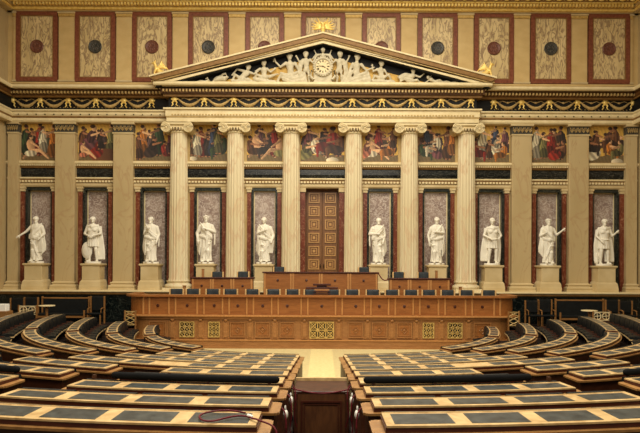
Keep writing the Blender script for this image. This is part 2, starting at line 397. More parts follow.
for i, x in enumerate((-6.67, -4.04, -1.45, 1.45, 4.04, 6.69)):
    t = thing('column', 'tall fluted cream marble column with scrolled capital, ' + side_name(i, 6) + ' of the six under the pediment', 'column', (x, YC, Z_LED), 'fluted columns under the pediment')
    for nm, me in (('base', m_base), ('shaft', m_shaft), ('capital', m_cap), ('egg_moulding', m_egg)):
        o = link(nm, me, t); o.matrix_parent_inverse = Matrix(); o.location = (0, 0, -Z_LED)
# pilasters
mb = MB(); mb.box(-.46, .46, -.02, .29, Z(283, 28.5), Z(134, 28.5), .02); p_shaft = mb.mesh('shaft', 'pil')
mb = MB(); zl = Z_LED; z3 = Z(283, 28.5)
pr = [(.62, zl), (.62, zl + .12), (.585, zl + .125), (.61, zl + .15), (.61, zl + .21), (.58, zl + .235), (.525, zl + .25), (.51, zl + .30), (.545, zl + .31), (.555, zl + .34), (.53, zl + .37), (.50, zl + .375), (.49, z3), (.46, z3 + .04)]
mb.rings([[(-a, -(a - .46) - .02, z), (a, -(a - .46) - .02, z), (a, .29, z), (-a, .29, z)] for a, z in pr]); p_base = mb.mesh('base', 'cream')
mb = MB(); zc0, zc1 = Z(134, 28.5), Z(124.8, 28.5)
mb.box(-.54, .54, -.11, .29, zc1 - .04, Z(122.8, 28.4), .02); p_ab = mb.mesh('abacus', 'cream')
p_as = MB().box(-.49, .49, -.05, .29, zc0 - .04, zc0 + .03).mesh('astragal', 'cream')
mb = MB(); mb.box(-.47, .47, -.03, .29, zc0 + .03, zc1 - .04); p_neck = mb.mesh('neck_band', 'serp')
mb = MB()
for i in range(5):
    x = -.36 + i * .18; zc = (zc0 + zc1) / 2
    mb.tube([(x - .06, -.05, zc + .12), (x - .06, -.06, zc - .02), (x, -.07, zc - .11), (x + .06, -.06, zc - .02), (x + .06, -.05, zc + .12)], .02, 5); mb.ball((x, -.06, zc), (.025, .03, .07), 6)
p_leaf = mb.mesh('leaf_ornament', 'goldstone', 40)
for i, x in enumerate((-14.41, -12.0, -9.29, 9.29, 11.95, 14.41)):
    t = thing('pilaster', 'flat cream marble pilaster with leaf capital, ' + side_name(i, 6) + ' of the side bays', 'pilaster', (x, 28.5, Z_LED), 'flat pilasters of the side bays')
    t.scale.x = .55 if abs(x) > 14 else 1
    for nm, me in (('base', p_base), ('shaft', p_shaft), ('abacus', p_ab), ('astragal', p_as), ('neck_band', p_neck), ('leaf_ornament', p_leaf)):
        o = link(nm, me, t); o.matrix_parent_inverse = Matrix(); o.location = (0, 0, -Z_LED)

# =================================================================== NICHES between columns
BAYS = [(-13.3, 12.5, 14.16), (-10.65, 9.85, 11.45), (-7.92, 7.1, 8.75), (-5.36, 4.52, 6.2), (-2.72, 1.92, 3.52)]
bays = [(-b, -a, c) for c, a, b in BAYS] + [(a, b, -c) for c, a, b in reversed(BAYS)]
NL = ['pointing man', 'armoured man with round shield', 'slim robed man', 'broad robed man', 'robed man left of the door',
      'robed man right of the door', 'robed man with bowed head', 'caped soldier', 'robed man with raised forearm', 'caped man at the far right']
for i, (a, b, c) in enumerate(bays):
    side = i < 3 or i > 6
    t = thing('niche', 'mauve marble niche behind the ' + NL[i], 'niche', ((a + b) / 2, D_WALL, Z_LED), 'marble niches behind the statues')
    zt = Z(188.5, D_WALL); yb = 29.12 if side else 28.98
    ia, ib = a + .22, b - .22
    mb = MB(); mb.box(ia, ib, yb, yb + .1, Z_LED, zt - .12); mb.build('marble_panel', 'mauve', t)
    mb = MB(); y0 = D_WALL - .01 if not side else D_WALL + .02
    mb.box(ia - .04, ia + .07, y0, yb + .1, Z_LED, zt); mb.box(ib - .07, ib + .04, y0, yb + .1, Z_LED, zt); mb.box(ia + .07, ib - .07, y0, yb + .1, zt - .13, zt); mb.build('dark_frame', 'green', t)
    mb = MB(); mb.box(ia + .07, ia + .11, yb - .02, yb, Z_LED, zt - .13); mb.box(ib - .11, ib - .07, yb - .02, yb, Z_LED, zt - .13); mb.box(ia + .11, ib - .11, yb - .02, yb, zt - .17, zt - .13); mb.build('white_border', 'pale', t)
    for x0, x1 in ((a, ia - .04), (ib + .04, b)):
        mb = MB(); mb.box(x0, x1, D_WALL - .1, yb, Z_LED, zt - .22); p = mb.build('side_strip', 'red', t)
        mb = MB(); mb.box(x0 - .02, x1 + .02, D_WALL - .13, yb, zt - .2, zt - .02); mb.box(x0 - .05, x1 + .05, D_WALL - .16, yb, zt - .08, zt + .02); mb.build('strip_capital', 'cream', p)
# door
d = MB(); zt = Z(189.5, 29.2); DX = .80
dd = MB().box(-DX, DX, 29.32, 29.4, Z_LED, zt).build('door_1', 'door', kind='structure')
for s in (-1, 1):
    x0, x1 = sorted((s * .015, s * (DX - .07))); leaf = MB().box(x0, x1, 29.26, 29.32, Z_LED + .02, zt - .08, .01).build('leaf', 'door', dd)
    cx = s * .39
    for j in range(7):
        z1 = zt - .16 - j * .635; z0 = z1 - .48; mt = 'doorlt' if j > 0 else 'door'
        mb = MB(); mb.frame(cx - .26, cx + .26, z0, z1, .05, 29.22, 29.27); pn = mb.build('panel_moulding', 'doorlt', leaf)
        mb = MB(); mb.frame(cx - .15, cx + .15, z0 + .09, z1 - .09, .035, 29.23, 29.27); mb.box(cx - .06, cx + .06, 29.24, 29.27, z0 + .17, z1 - .17, .005); mb.build('panel_centre', 'doorlt', leaf)
    mb = MB(); mb.tube([(s * .09, 29.2, Z_LED + 1.05), (s * .09, 29.2, Z_LED + 1.25)], .02, 6); mb.ball((s * .09, 29.2, Z_LED + 1.15), .04, 8); mb.build('door_handle', 'bronze', leaf, True)
    a, b = sorted((s * .80, s * 1.06)); MB().box(a, b, D_WALL - .1, 29.4, Z_LED, zt - .2).build('side_strip', 'red', dd)
    MB().box(a - .03, b + .03, D_WALL - .14, 29.4, zt - .18, zt + .02).build('strip_capital', 'cream', dd)
mb = MB(); mb.box(-.8, .8, 29.1, 29.4, zt - .08, zt + .05); mb.build('lintel', 'brown', dd)

# =================================================================== ATTIC PANELS
pan = [(39.2, 77.3), (94.6, 134.2), (151, 190.3), (207.4, 247.5), (265, 306.3)]
al = [(-b, -a) for a, b in reversed(pan)] + [(-21.6, 21.9)] + pan
MC = ['red', 'dark', 'red', 'dark', 'red', 'none', 'red', 'dark', 'red', 'dark', 'red']
WH = ['far left above the pointing statue', 'second from left with green-black roundel', 'third from left, beside the left griffin', 'fourth from left with dark roundel above the pediment slope',
      'left of the middle one, cut by the pediment slope', 'middle one behind the gilded eagle', 'right of the middle one, cut by the pediment slope', 'with dark roundel above the right pediment slope',
      'third from right, beside the right griffin', 'second from right with green-black roundel', 'far right with red roundel']
for i, (a, b) in enumerate(al):
    x0, x1 = X(a, 28.65), X(b, 28.65); z0, z1 = Z(83, 28.65), Z(13, 28.65); cx = (x0 + x1) / 2
    t = thing('wall_panel', 'veined cream marble panel in red-brown frame high on the wall, ' + WH[i], 'wall panel', (cx, 28.7, z0), 'framed marble panels of the attic')
    MB().box(x0 + .1, x1 - .1, 28.62, 28.7, z0 + .1, z1 - .1).build('marble_panel', 'panel', t)
    MB().frame(x0, x1, z0, z1, .19, 28.56, 28.7).build('frame', 'redframe', t)
    MB().frame(x0 + .19, x1 - .19, z0 + .19, z1 - .19, .04, 28.58, 28.66).build('frame_fillet', 'tan', t)
    if MC[i] != 'none':
        zc = Z(47.6, 28.6); mb = MB()
        for y, r in ((28.62, .31), (28.56, .31), (28.53, .28), (28.53, .05)): pass
        mb.rings([[(cx + r * math.cos(q * PI / 16), y, zc + r * math.sin(q * PI / 16)) for q in range(32)] for y, r in ((28.63, .31), (28.57, .31), (28.55, .28), (28.57, .25), (28.56, .05))])
        for q in range(8): mb.ball((cx + .13 * math.cos(q * PI / 4), 28.565, zc + .13 * math.sin(q * PI / 4)), (.05, .02, .05), 6)
        mb.build('roundel', 'porph' if MC[i] == 'red' else 'serp', t, True)
edges = [-310.5] + [v for p in al for v in p] + [310.5]
for i in range(0, len(edges), 2):
    a, b = X(edges[i], 28.6), X(edges[i + 1], 28.6)
    a = max(a, -14.7); b = min(b, 14.7)
    t = thing('attic_pilaster', 'plain cream attic pilaster with gilded capital, ' + (ORD[i // 2] + ' from the left'), 'pilaster', ((a + b) / 2, 28.62, Z(83, 28.6)), 'attic pilasters between marble panels')
    MB().box(a + .04, b - .04, 28.60, 28.7, Z(83, 28.6), Z(18, 28.6)).build('shaft', 'attic', t)
    mb = MB(); mb.box(a + .02, b - .02, 28.56, 28.7, Z(17.8, 28.6), Z(14.8, 28.6))
    n = max(2, int((b - a) / .12))
    for q in range(n): mb.box(a + .04 + q * (b - a - .08) / n, a + .04 + (q + .6) * (b - a - .08) / n, 28.53, 28.57, Z(17.3, 28.6), Z(15.2, 28.6))
    mb.build('capital', 'brass', t); MB().box(a, b, 28.52, 28.7, Z(14.8, 28.6), Z(13.3, 28.6)).build('abacus', 'cream', t)
    MB().box(a + .01, b - .01, 28.54, 28.7, Z(83, 28.6), Z(81.3, 28.6)).build('foot', 'cream', t)

# =================================================================== FRESCOES
random.seed(5)
GW, GH = 96, 92
def fresco(i, cx, wd, figs, label):
    px = [[None] * GW for _ in range(GH)]
    def mix(c, k): return tuple(max(0, min(255, v * k)) for v in c)
    for r in range(GH):
        v = r / GH
        for c in range(GW):
            k = 1 + .05 * math.sin(c * .7 + r * .3) + random.uniform(-.03, .03)
            px[r][c] = mix((214, 168, 74), k) if v > .2 + .02 * math.sin(c * .2 + i) else mix((112, 92, 58), k)
    def ell(x, y, rx, ry, col, rot=0, fold=0):
        ca, sa = math.cos(rot), math.sin(rot); R = max(rx, ry)
        for r in range(max(0, int((y - R) * GH)), min(GH, int((y + R) * GH) + 2)):
            for c in range(max(0, int((x - R) * GW)), min(GW, int((x + R) * GW) + 2)):
                dx, dy = (c + .5) / GW - x, (r + .5) / GH - y
                u, w_ = dx * ca + dy * sa, -dx * sa + dy * ca
                if (u / rx) ** 2 + (w_ / ry) ** 2 < 1:
                    k = 1 - .28 * (u / rx) + (fold * .22 * math.sin(u / rx * 9 + w_ * 14)) + random.uniform(-.05, .05)
                    px[r][c] = mix(col, k)
    def seg(x0, y0, x1, y1, r0, r1, col, fold=0):
        n = 14
        for q in range(n + 1):
            t = q / n; ell(x0 + (x1 - x0) * t, y0 + (y1 - y0) * t, r0 + (r1 - r0) * t, (r0 + (r1 - r0) * t) * 1.05, mix(col, 1 - .1 * ((q * 3) % 4 == 0)), 0, 0)
    skin = (206, 158, 112); skd = (150, 100, 66)
    rr = random.Random(40 + i); bgf = [(rr.uniform(.05, .95), rr.uniform(.14, .3), rr.uniform(.5, .66), rr.choice([(92, 66, 42), (112, 78, 48), (84, 62, 58), (66, 66, 48), (126, 92, 60), (78, 50, 40)]), rr.choice(['stand', 'stand', 'sit']), rr.choice([-1, 1])) for _ in range(7)]
    for (x, b, h, col, pose, fc) in bgf + figs:
        dk = mix(col, .62)
        sk = skin if sum(col) > 200 or pose == 'nude' else skd
        if pose == 'stand':
            ell(x, b + h * .34, h * .15, h * .36, col, .06 * fc, 1); ell(x + .02 * fc, b + h * .2, h * .17, h * .22, dk, 0, 1)
            ell(x, b + h * .66, h * .13, h * .2, col, 0, 1); seg(x, b + h * .78, x + fc * h * .26, b + h * .70, .028, .02, sk)
            seg(x - fc * h * .1, b + h * .75, x - fc * h * .17, b + h * .5, .03, .02, dk)
            ell(x + fc * .01, b + h * .92, h * .06, h * .075, sk); ell(x - fc * .012, b + h * .95, h * .06, h * .055, (66, 40, 24))
            ell(x - .04, b + .015, .035, .015, skd); ell(x + .05, b + .01, .035, .015, skd)
        elif pose == 'sit':
            ell(x, b + h * .5, h * .18, h * .32, col, .15 * fc, 1); ell(x + fc * h * .22, b + h * .33, h * .3, h * .16, dk, 0, 1)
            seg(x + fc * h * .42, b + h * .35, x + fc * h * .42, b + .02, .045, .025, col); seg(x + fc * h * .05, b + h * .65, x + fc * h * .42, b + h * .58, .03, .02, sk)
            ell(x + fc * .02, b + h * .88, h * .085, h * .105, sk); ell(x - fc * .01, b + h * .94, h * .085, h * .07, (58, 36, 24))
        elif pose == 'kneel':
            ell(x, b + h * .3, h * .36, h * .26, col, .35 * fc, 1); ell(x + fc * h * .1, b + h * .6, h * .17, h * .24, dk, -.4 * fc, 1)
            seg(x + fc * h * .1, b + h * .65, x + fc * h * .5, b + h * .75, .03, .018, sk); ell(x + fc * h * .2, b + h * .9, h * .1, h * .11, sk); ell(x + fc * h * .15, b + h * .97, h * .1, h * .07, (70, 44, 26))
        elif pose == 'nude':
            ell(x, b + h * .58, h * .17, h * .26, skin, .3 * fc, 0); seg(x, b + h * .35, x + fc * h * .4, b + h * .38, .055, .045, skin); seg(x + fc * h * .4, b + h * .38, x + fc * h * .75, b + .03, .042, .022, skin)
            seg(x, b + h * .3, x - fc * h * .3, b + h * .05, .05, .03, mix(skin, .85)); ell(x, b + h * .25, h * .26, h * .13, col, 0, 1)
            seg(x, b + h * .72, x + fc * h * .35, b + h * .5, .03, .02, skin); ell(x + fc * .015, b + h * .92, h * .085, h * .1, mix(skin, .95)); ell(x - fc * .01, b + h * .97, h * .08, h * .06, (80, 52, 30))
        elif pose == 'block':
            ell(x, b, h, h * .55, col, 0, 0)
    me = bpy.data.meshes.new('painting'); vs = []; fs = []
    z0, z1 = Z(162.3, D_WALL), Z(124.5, D_WALL) + .05
    for r in range(GH + 1):
        for c in range(GW + 1): vs.append((cx - wd / 2 + wd * c / GW, D_WALL - .012, z0 + (z1 - z0) * r / GH))
    for r in range(GH):
        for c in range(GW): a = r * (GW + 1) + c; fs.append((a, a + 1, a + GW + 2, a + GW + 1))
    bk = len(vs); vs += [(cx - wd / 2, D_WALL - .001, z0), (cx + wd / 2, D_WALL - .001, z0), (cx + wd / 2, D_WALL - .001, z1), (cx - wd / 2, D_WALL - .001, z1)]; fs.append((bk + 3, bk + 2, bk + 1, bk))
    me.from_pydata(vs, [], fs); at = me.color_attributes.new('paint', 'FLOAT_COLOR', 'CORNER')
    cols = []
    for r in range(GH):
        for c in range(GW):
            q = lin(mix(px[r][c], .92)); cols += list(q) * 4
    cols += [.2, .15, .1, 1] * 4
    at.data.foreach_set('color', cols); me.materials.append(M['fresco'])
    t = thing('fresco', label, 'fresco', (cx, D_WALL, z0), 'painted panels of the figure frieze')
    link('painting', me, t)
    MB().frame(cx - wd / 2, cx + wd / 2, z0, z1, .03, D_WALL - .04, D_WALL - .012).build('gilt_border', 'goldstone', t)
Gn, Rd, Or, Wh, Mv, Br, Bl, Dk, Ol, Pk = (50, 66, 38), (134, 36, 24), (176, 106, 40), (206, 190, 156), (104, 60, 62), (96, 58, 34), (58, 66, 86), (48, 34, 28), (116, 108, 62), (176, 104, 76)
fr = [
 ([(.16, .12, .82, Gn, 'stand', 1), (.3, .15, .7, Dk, 'stand', 1), (.52, .14, .84, Rd, 'stand', -1), (.6, .2, .7, Wh, 'stand', 1), (.88, .1, .84, Or, 'stand', -1), (.28, .04, .62, Wh, 'nude', 1)], 'painted frieze scene with dark green robed man at its left edge, far left'),
 ([(.15, .1, .8, Br, 'stand', 1), (.3, .2, .72, Mv, 'kneel', 1), (.92, .12, .86, Ol, 'stand', -1), (.8, .1, .42, Br, 'block', 1), (.5, .05, .56, Rd, 'kneel', 1), (.15, .05, .45, Pk, 'nude', 1), (.62, .3, .5, Dk, 'stand', 1)], 'painted frieze scene with red kneeling figure at its centre, second from left'),
 ([(.2, .1, .84, Or, 'stand', 1), (.08, .05, .7, Br, 'stand', 1), (.62, .15, .84, Gn, 'stand', -1), (.42, .08, .55, Dk, 'kneel', 1), (.78, .04, .5, Rd, 'sit', 1), (.95, .2, .7, Mv, 'stand', -1)], 'painted frieze scene with orange tunic and green robe, left of the first column'),
 ([(.3, .12, .78, Rd, 'stand', 1), (.2, .14, .7, Wh, 'stand', 1), (.48, .12, .6, Dk, 'stand', 1), (.64, .14, .86, Bl, 'stand', -1), (.88, .06, .7, Gn, 'sit', -1), (.1, .08, .1, Wh, 'block', 1), (.75, .2, .7, Ol, 'stand', 1)], 'painted frieze scene with red robe left and green seated figure right, between first two columns'),
 ([(.35, .25, .72, Mv, 'stand', 1), (.28, .1, .68, Wh, 'nude', 1), (.1, .08, .6, Br, 'sit', 1), (.78, .15, .82, Rd, 'stand', -1), (.6, .1, .6, Dk, 'sit', -1), (.92, .06, .66, Ol, 'nude', -1)], 'painted frieze scene with pale seated nude and brown-red robes, between second and third column'),
 ([(.2, .2, .74, Mv, 'stand', 1), (.35, .1, .6, Wh, 'sit', 1), (.55, .22, .66, Dk, 'stand', 1), (.72, .14, .78, Rd, 'sit', -1), (.9, .1, .7, Br, 'sit', -1), (.72, .05, .14, Wh, 'block', 1), (.1, .05, .5, Ol, 'kneel', 1)], 'painted frieze scene with white stone block, directly above the door'),
 ([(.45, .22, .76, Rd, 'stand', 1), (.2, .3, .6, Mv, 'stand', 1), (.25, .06, .64, Wh, 'nude', 1), (.8, .06, .62, Or, 'sit', -1), (.85, .35, .55, Br, 'stand', -1), (.08, .1, .5, Pk, 'kneel', 1)], 'painted frieze scene with red standing figure with outspread arms, right of the door'),
 ([(.15, .06, .52, Gn, 'sit', 1), (.32, .24, .7, Dk, 'stand', 1), (.5, .16, .6, Wh, 'sit', -1), (.52, .08, .4, Mv, 'kneel', -1), (.8, .08, .86, Br, 'stand', -1), (.92, .2, .7, Or, 'stand', -1), (.25, .5, .45, Bl, 'stand', 1)], 'painted frieze scene with dark green and mauve seated figures, between the two rightmost columns'),
 ([(.28, .1, .86, Wh, 'stand', 1), (.08, .04, .6, Rd, 'sit', 1), (.62, .45, .5, Bl, 'stand', -1), (.6, .2, .5, Wh, 'kneel', 1), (.86, .3, .62, Mv, 'stand', -1), (.84, .04, .5, Or, 'sit', -1), (.45, .1, .5, Br, 'stand', 1)], 'painted frieze scene with white standing robe and blue figures, right of the last column'),
 ([(.16, .1, .84, Wh, 'stand', 1), (.55, .14, .76, Rd, 'stand', -1), (.82, .1, .86, Dk, 'stand', -1), (.9, .05, .55, Br, 'sit', -1), (.34, .12, .66, Ol, 'stand', 1), (.66, .06, .5, Rd, 'kneel', 1)], 'painted frieze scene with crimson bowed figure at its centre, second from right'),
 ([(.16, .06, .6, Wh, 'kneel', 1), (.25, .3, .55, Br, 'stand', 1), (.74, .28, .68, Br, 'sit', -1), (.6, .12, .5, Or, 'sit', 1), (.88, .1, .5, Ol, 'sit', -1), (.8, .04, .16, Wh, 'block', 1), (.08, .2, .5, Dk, 'sit', 1)], 'painted frieze scene with brown man seated on high and pale block, far right'),
]
fb = [(a - .06, b + .06) for a, b, c in bays]; fb = fb[:5] + [(-1.06, 1.06)] + fb[5:]
for i, ((a, b), (figs, lb)) in enumerate(zip(fb, fr)): fresco(i, (a + b) / 2, b - a, figs, lb)

# =================================================================== PEDIMENT
APZ, YP = Z(33.5, 27.5), 27.45
ped = thing('pediment', 'wide triangular pediment with gilded mouldings above the columns', 'pediment', (0, 27.9, Z(81.8, 27.5)))
bz = Z(81.8, 27.45); ez = Z(77.5, 27.5)
def rake(t0, t1, y0, y1, mt, nm, x_end=7.72):
    """raking course between two depths below the top edge of the gable"""
    mb = MB(); sl = (APZ - ez) / x_end
    for s in (-1, 1):
        pts = [(0, APZ - t0), (s * x_end, ez - t0), (s * x_end, max(bz, ez - t1)), (0, APZ - t1)] if ez - t1 >= bz - .001 else \
              [(0, APZ - t0), (s * x_end, ez - t0), (s * x_end, max(ez - t0 - .02, bz)), (s * (APZ - t1 - bz) / sl, bz), (0, APZ - t1)]
        mb.poly(pts, y0, y1)
    return mb.build(nm, mt, ped)
rake(0, .07, 27.25, 28.3, 'pale', 'fillet', 7.75)
rake(.07, .25, 27.3, 28.3, 'tan', 'cornice', 7.7)
rake(.25, .31, 27.36, 28.3, 'goldstone', 'bead', 7.68)
rake(.31, .45, 27.44, 28.3, 'pale', 'raking_band', 7.62)
rake(.45, .48, 27.50, 28.3, 'navy', 'soffit', 7.5)  # underside coloured near-black to stand in for its shadow
sl = (APZ - ez) / 7.7
hz = APZ - .48; MB().poly([(-(hz - bz) / sl, bz), ((hz - bz) / sl, bz), (0, hz)], 27.97, 28.05).build('tympanum', 'navy', ped)
hz2 = APZ - .85; MB().poly([(-(hz2 - bz) / sl, bz), ((hz2 - bz) / sl, bz), (0, hz2)], 27.93, 27.97).build('gilded_ground', 'tymp', ped)

# ---------------------------------------------------------------- figure makers
def head(mb, c, r, yaw=0, hair=1, beard=0, tilt=0):
    """skull, jaw, nose, brow, ears and hair; the face looks along -y turned by yaw"""
    R = Matrix.Rotation(yaw, 3, 'Z') @ Matrix.Rotation(tilt, 3, 'X'); c = Vector(c)
    P = lambda x, y, z: c + R @ Vector((x * r, y * r, z * r))
    mb.ball(c, (.80 * r, .95 * r, 1.05 * r), 14, R)
    mb.ball(P(0, -.22, -.55), (.58 * r, .62 * r, .62 * r), 12, R)
    mb.limb([P(0, -.92, .22), P(0, -1.18, -.18)], [.10 * r, .17 * r], 6)
    mb.limb([P(-.42, -.78, .28), P(.42, -.78, .28)], [.12 * r, .12 * r], 6)
    mb.limb([P(-.2, -.9, -.52), P(.2, -.9, -.52)], [.09 * r, .09 * r], 6)
    mb.ball(P(0, -.8, -.88), .22 * r, 8)
    for s in (-1, 1): mb.ball(P(s * .82, .02, .0), (.12 * r, .2 * r, .28 * r), 8, R); mb.ball(P(s * .36, -.78, .05), (.15 * r, .12 * r, .1 * r), 6, R)
    if hair:
        mb.ball(P(0, .18, .25), (.93 * r, 1.0 * r, .98 * r), 14, R)
        for k in range(11):
            a = PI * k / 10; mb.ball(P(.82 * math.cos(a), -.5, .25 + .66 * math.sin(a)), .2 * r, 6)
        if hair == 2: mb.ball(P(0, 1.0, .1), .42 * r, 8)
    if beard:
        mb.ball(P(0, -.62, -.98), (.5 * r, .42 * r, .62 * r), 10, R)
def hand(mb, w_, d, side, s=1.0):
    """palm, four fingers and a thumb reaching along direction d from the wrist"""
    w_ = Vector(w_); d = Vector(d).normalized(); u = d.cross(Vector((0, 1, 0)))
    if u.length < .2: u = Vector((1, 0, 0))
    u.normalize(); n = u.cross(d)
    p = w_ + d * .09 * s; mb.limb([w_, p], [.032 * s, .042 * s], 8)
    for k, L in zip((-1.5, -.5, .5, 1.5), (.07, .085, .09, .075)):
        b0 = p + u * k * .019 * s; b1 = b0 + d * L * .55 * s; b2 = b1 + (d * .8 + n * .5) * L * .5 * s; mb.limb([b0, b1, b2], [.012 * s, .011 * s, .009 * s], 5)
    t0 = w_ + d * .04 * s + u * side * .035 * s; mb.limb([t0, t0 + (d + u * side).normalized() * .05 * s, t0 + (d * 1.3 + u * side * .7).normalized() * .085 * s], [.015 * s, .013 * s, .01 * s], 5)
def robe(mb, prof, folds, amp, twist, ph, cxf=lambda z: 0, n=60):
    """draped cloth: stacked ellipses with fluted folds; prof rows are z, half width, half depth"""
    rs = []
    Zs = []
    for (a, b) in zip(prof[:-1], prof[1:]):
        m = 6
        for q in range(m): t = q / m; Zs.append(tuple(a[j] + (b[j] - a[j]) * t for j in range(3)))
    Zs.append(prof[-1]); zmax = prof[-1][0]
    for z, rx, ry in Zs:
        ring = []; am = amp * (1 - .55 * z / max(zmax, .01))
        for i in range(n):
            a = 2 * PI * i / n; k = math.cos(folds * a + twist * z + ph); k = math.copysign(abs(k) ** .7, k) + .4 * math.cos((folds * 1.7 // 1) * a - twist * 1.6 * z)
            ring.append((cxf(z) + (rx + am * k) * math.cos(a), (ry + am * k) * math.sin(a), z))
        rs.append(ring)
    mb.rings(rs)
def drape(mb, pts, r, k=3, sp=.035):
    """a bundle of parallel cloth folds"""
    for i in range(k):
        o = (i - (k - 1) / 2) * sp; mb.limb([(p[0], p[1] - .01 * (i % 2), p[2] + o) for p in pts], [r * (1 - .12 * abs(i - 1))] * len(pts), 7)
def statue(px, kind, seed, pose, label, beard=1, dz=0):
    """a toga or armour clad man of about two metres on a low plinth; everything in metres from his feet"""
    rnd = random.Random(seed); mb = MB(); lean = pose.get('lean', .03)
    cx = lambda z: lean * math.sin(z * 1.7)
    H = lambda x, y, z: (x + cx(z), y, z)
    if kind == 'robed':
        robe(mb, [(.07, .235, .18), (.35, .205, .16), (.8, .22, .165), (1.0, .235, .17), (1.15, .225, .16)], rnd.choice((9, 11, 13)), .02, pose.get('tw', 2.0) * .5, seed, cx)
        s = pose.get('dir', 1)
        for q in range(3):   # long pulls of the mantle from the hip down to the shin
            mb.limb([H(s * .2, -.13, 1.02 - q * .1), H(s * (.02 - .03 * q), -.185, .72 - q * .12), H(-s * (.13 + .02 * q), -.15, .42 - q * .12)], [.016, .024, .012], 7)
        robe(mb, [(1.1, .23, .16), (1.3, .215, .155), (1.45, .245, .15), (1.56, .225, .125), (1.63, .12, .10)], 8, .012, 1, seed + 1, cx)
        s = pose.get('dir', 1)
        drape(mb, [H(-s * .23, -.02, 1.56), H(-s * .12, -.15, 1.4), H(s * .08, -.2, 1.2), H(s * .25, -.12, 1.06)], .032, 4, .05)
        drape(mb, [H(-s * .25, -.10, 1.1), H(0, -.2, 1.02), H(s * .24, -.12, 1.04)], .028, 3, .045)
        for q in range(4): mb.limb([H(-s * (.20 + .035 * q), -.08 + .04 * q, 1.1), H(-s * (.24 + .04 * q), -.07 + .04 * q, .7), H(-s * (.25 + .035 * q), -.06 + .04 * q, .32 + .06 * q)], [.03, .034, .026], 7)
        for s_ in (-1, 1): mb.limb([H(s_ * .11, -.12, .055), H(s_ * .13, -.29, .045)], [.05, .04], 8)
        mb.limb([H(pose.get('knee', .1), -.1, .75), H(pose.get('knee', .1), -.14, .5), H(pose.get('knee', .1), -.1, .2)], [.1, .09, .07], 10)
    else:
        for s_, kx in ((-1, -.13), (1, .15)):
            mb.limb([H(s_ * .10, 0, 1.0), H(kx, -.05, .55), H(kx + s_ * .02, .0, .1)], [.115, .075, .05], 12); mb.ball(H(kx + s_ * .01, .02, .36), (.068, .075, .14), 10)
            mb.limb([H(kx + s_ * .02, .02, .05), H(kx + s_ * .05, -.18, .04)], [.055, .04], 8); mb.limb([H(kx - .07, -.03, .5), H(kx + .07, -.03, .5)], [.025, .025], 6)
        robe(mb, [(.66, .24, .17), (.9, .21, .155), (1.05, .19, .14)], 14, .02, 0, 0, cx)      # pteruges skirt
        robe(mb, [(1.0, .185, .135), (1.2, .19, .14), (1.42, .245, .155), (1.55, .22, .12), (1.62, .11, .09)], 2, .006, 0, 0, cx)
        for s_ in (-1, 1): mb.ball(H(s_ * .1, -.11, 1.36), (.1, .06, .08), 10)
        mb.limb([H(-.18, -.12, 1.06), H(0, -.16, 1.03), H(.18, -.12, 1.06)], [.025, .03, .025], 8)
        s = pose.get('cape', -1)
        for q in range(8): mb.limb([H(s * (.15 + .02 * q), .08 + .01 * q, 1.5), H(s * (.16 + .03 * q), .12, 1.0), H(s * (.12 + .045 * q), .12, .5), H(s * (.1 + .05 * q), .10, .14)], [.04, .05, .05, .035], 7)
        if pose.get('both'): 
            for q in range(7): mb.limb([H(-s * (.2 + .015 * q), .08, 1.45), H(-s * (.2 + .025 * q), .1, .8), H(-s * (.14 + .035 * q), .1, .16)], [.04, .045, .035], 7)
        drape(mb, [H(-.24, -.02, 1.52), H(0, -.15, 1.5), H(.24, -.02, 1.54)], .035, 3, .04)
        mb.limb([H(-s * .28, .1, .1), H(-s * .27, .1, .45)], [.09, .07], 9)                      # trunk support
    # arms
    for s_, key in ((-1, 'L'), (1, 'R')):
        e, hd = pose.get(key, ((s_ * .31, .02, 1.22), (s_ * .16, -.2, 1.18)))
        sh = H(s_ * .225, 0, 1.49); bare = kind != 'robed' or pose.get('bare') == key
        a = .062 if bare else .085
        mb.limb([sh, H(*e)], [a + .008, a * .85], 10); mb.limb([H(*e), H(*hd)], [a * .82, .036 if bare else .05], 10)
        hand(mb, H(*hd), Vector(hd) - Vector(e), -s_, 1.1)
        if not bare: drape(mb, [H(*e), H(e[0] * 1.02, e[1] - .02, e[2] - .25), H(e[0] * .98, e[1], e[2] - .5)], .04, 1)
        if not bare and pose.get('fall') == key:
            for q in range(4): mb.limb([H(hd[0] * (.55 + q * .15) + .02, hd[1] + .03, hd[2] - .02), H(hd[0] * (.6 + q * .17), hd[1] + .06, .75), H(hd[0] * (.65 + q * .16), hd[1] + .08, .42)], [.028, .034, .018], 7)
    if pose.get('scroll'): s_ = pose['scroll']; e, hd = pose['R' if s_ > 0 else 'L']; mb.limb([H(hd[0], hd[1] - .06, hd[2] - .07), H(hd[0] + .02, hd[1] - .07, hd[2] + .16)], [.028, .028], 8)
    mb.limb([H(0, .01, 1.58), H(0, -.005, 1.72)], [.07, .062], 10)
    head(mb, H(pose.get('hx', 0), -.02, 1.80), .118, pose.get('yaw', 0), 1, beard, pose.get('tilt', 0))
    if pose.get('helmet'): mb.ball(H(0, .0, 1.88), (.115, .13, .09), 10)
    if pose.get('laurel'):
        for k in range(12): a = 2 * PI * k / 12; mb.ball(H(.115 * math.cos(a), -.0 + .13 * math.sin(a), 1.88), (.03, .03, .022), 6)
    if pose.get('shield'):
        s_ = pose['shield']; mb.rings([[(s_ * .25 + r_ * .62 * math.cos(q * PI / 14), y, .50 + r_ * math.sin(q * PI / 14)) for q in range(28)] for y, r_ in ((.02, .36), (-.04, .36), (-.10, .22), (-.12, .06))])
    Y = 28.25; x = X(px, Y); zb = Z(264.5, 27.95); hb = .09
    t = thing('statue', label, 'statue', (x, Y, zb), 'white marble statues in the niches')
    sc = pose.get('sc', 1.03) * 1.055
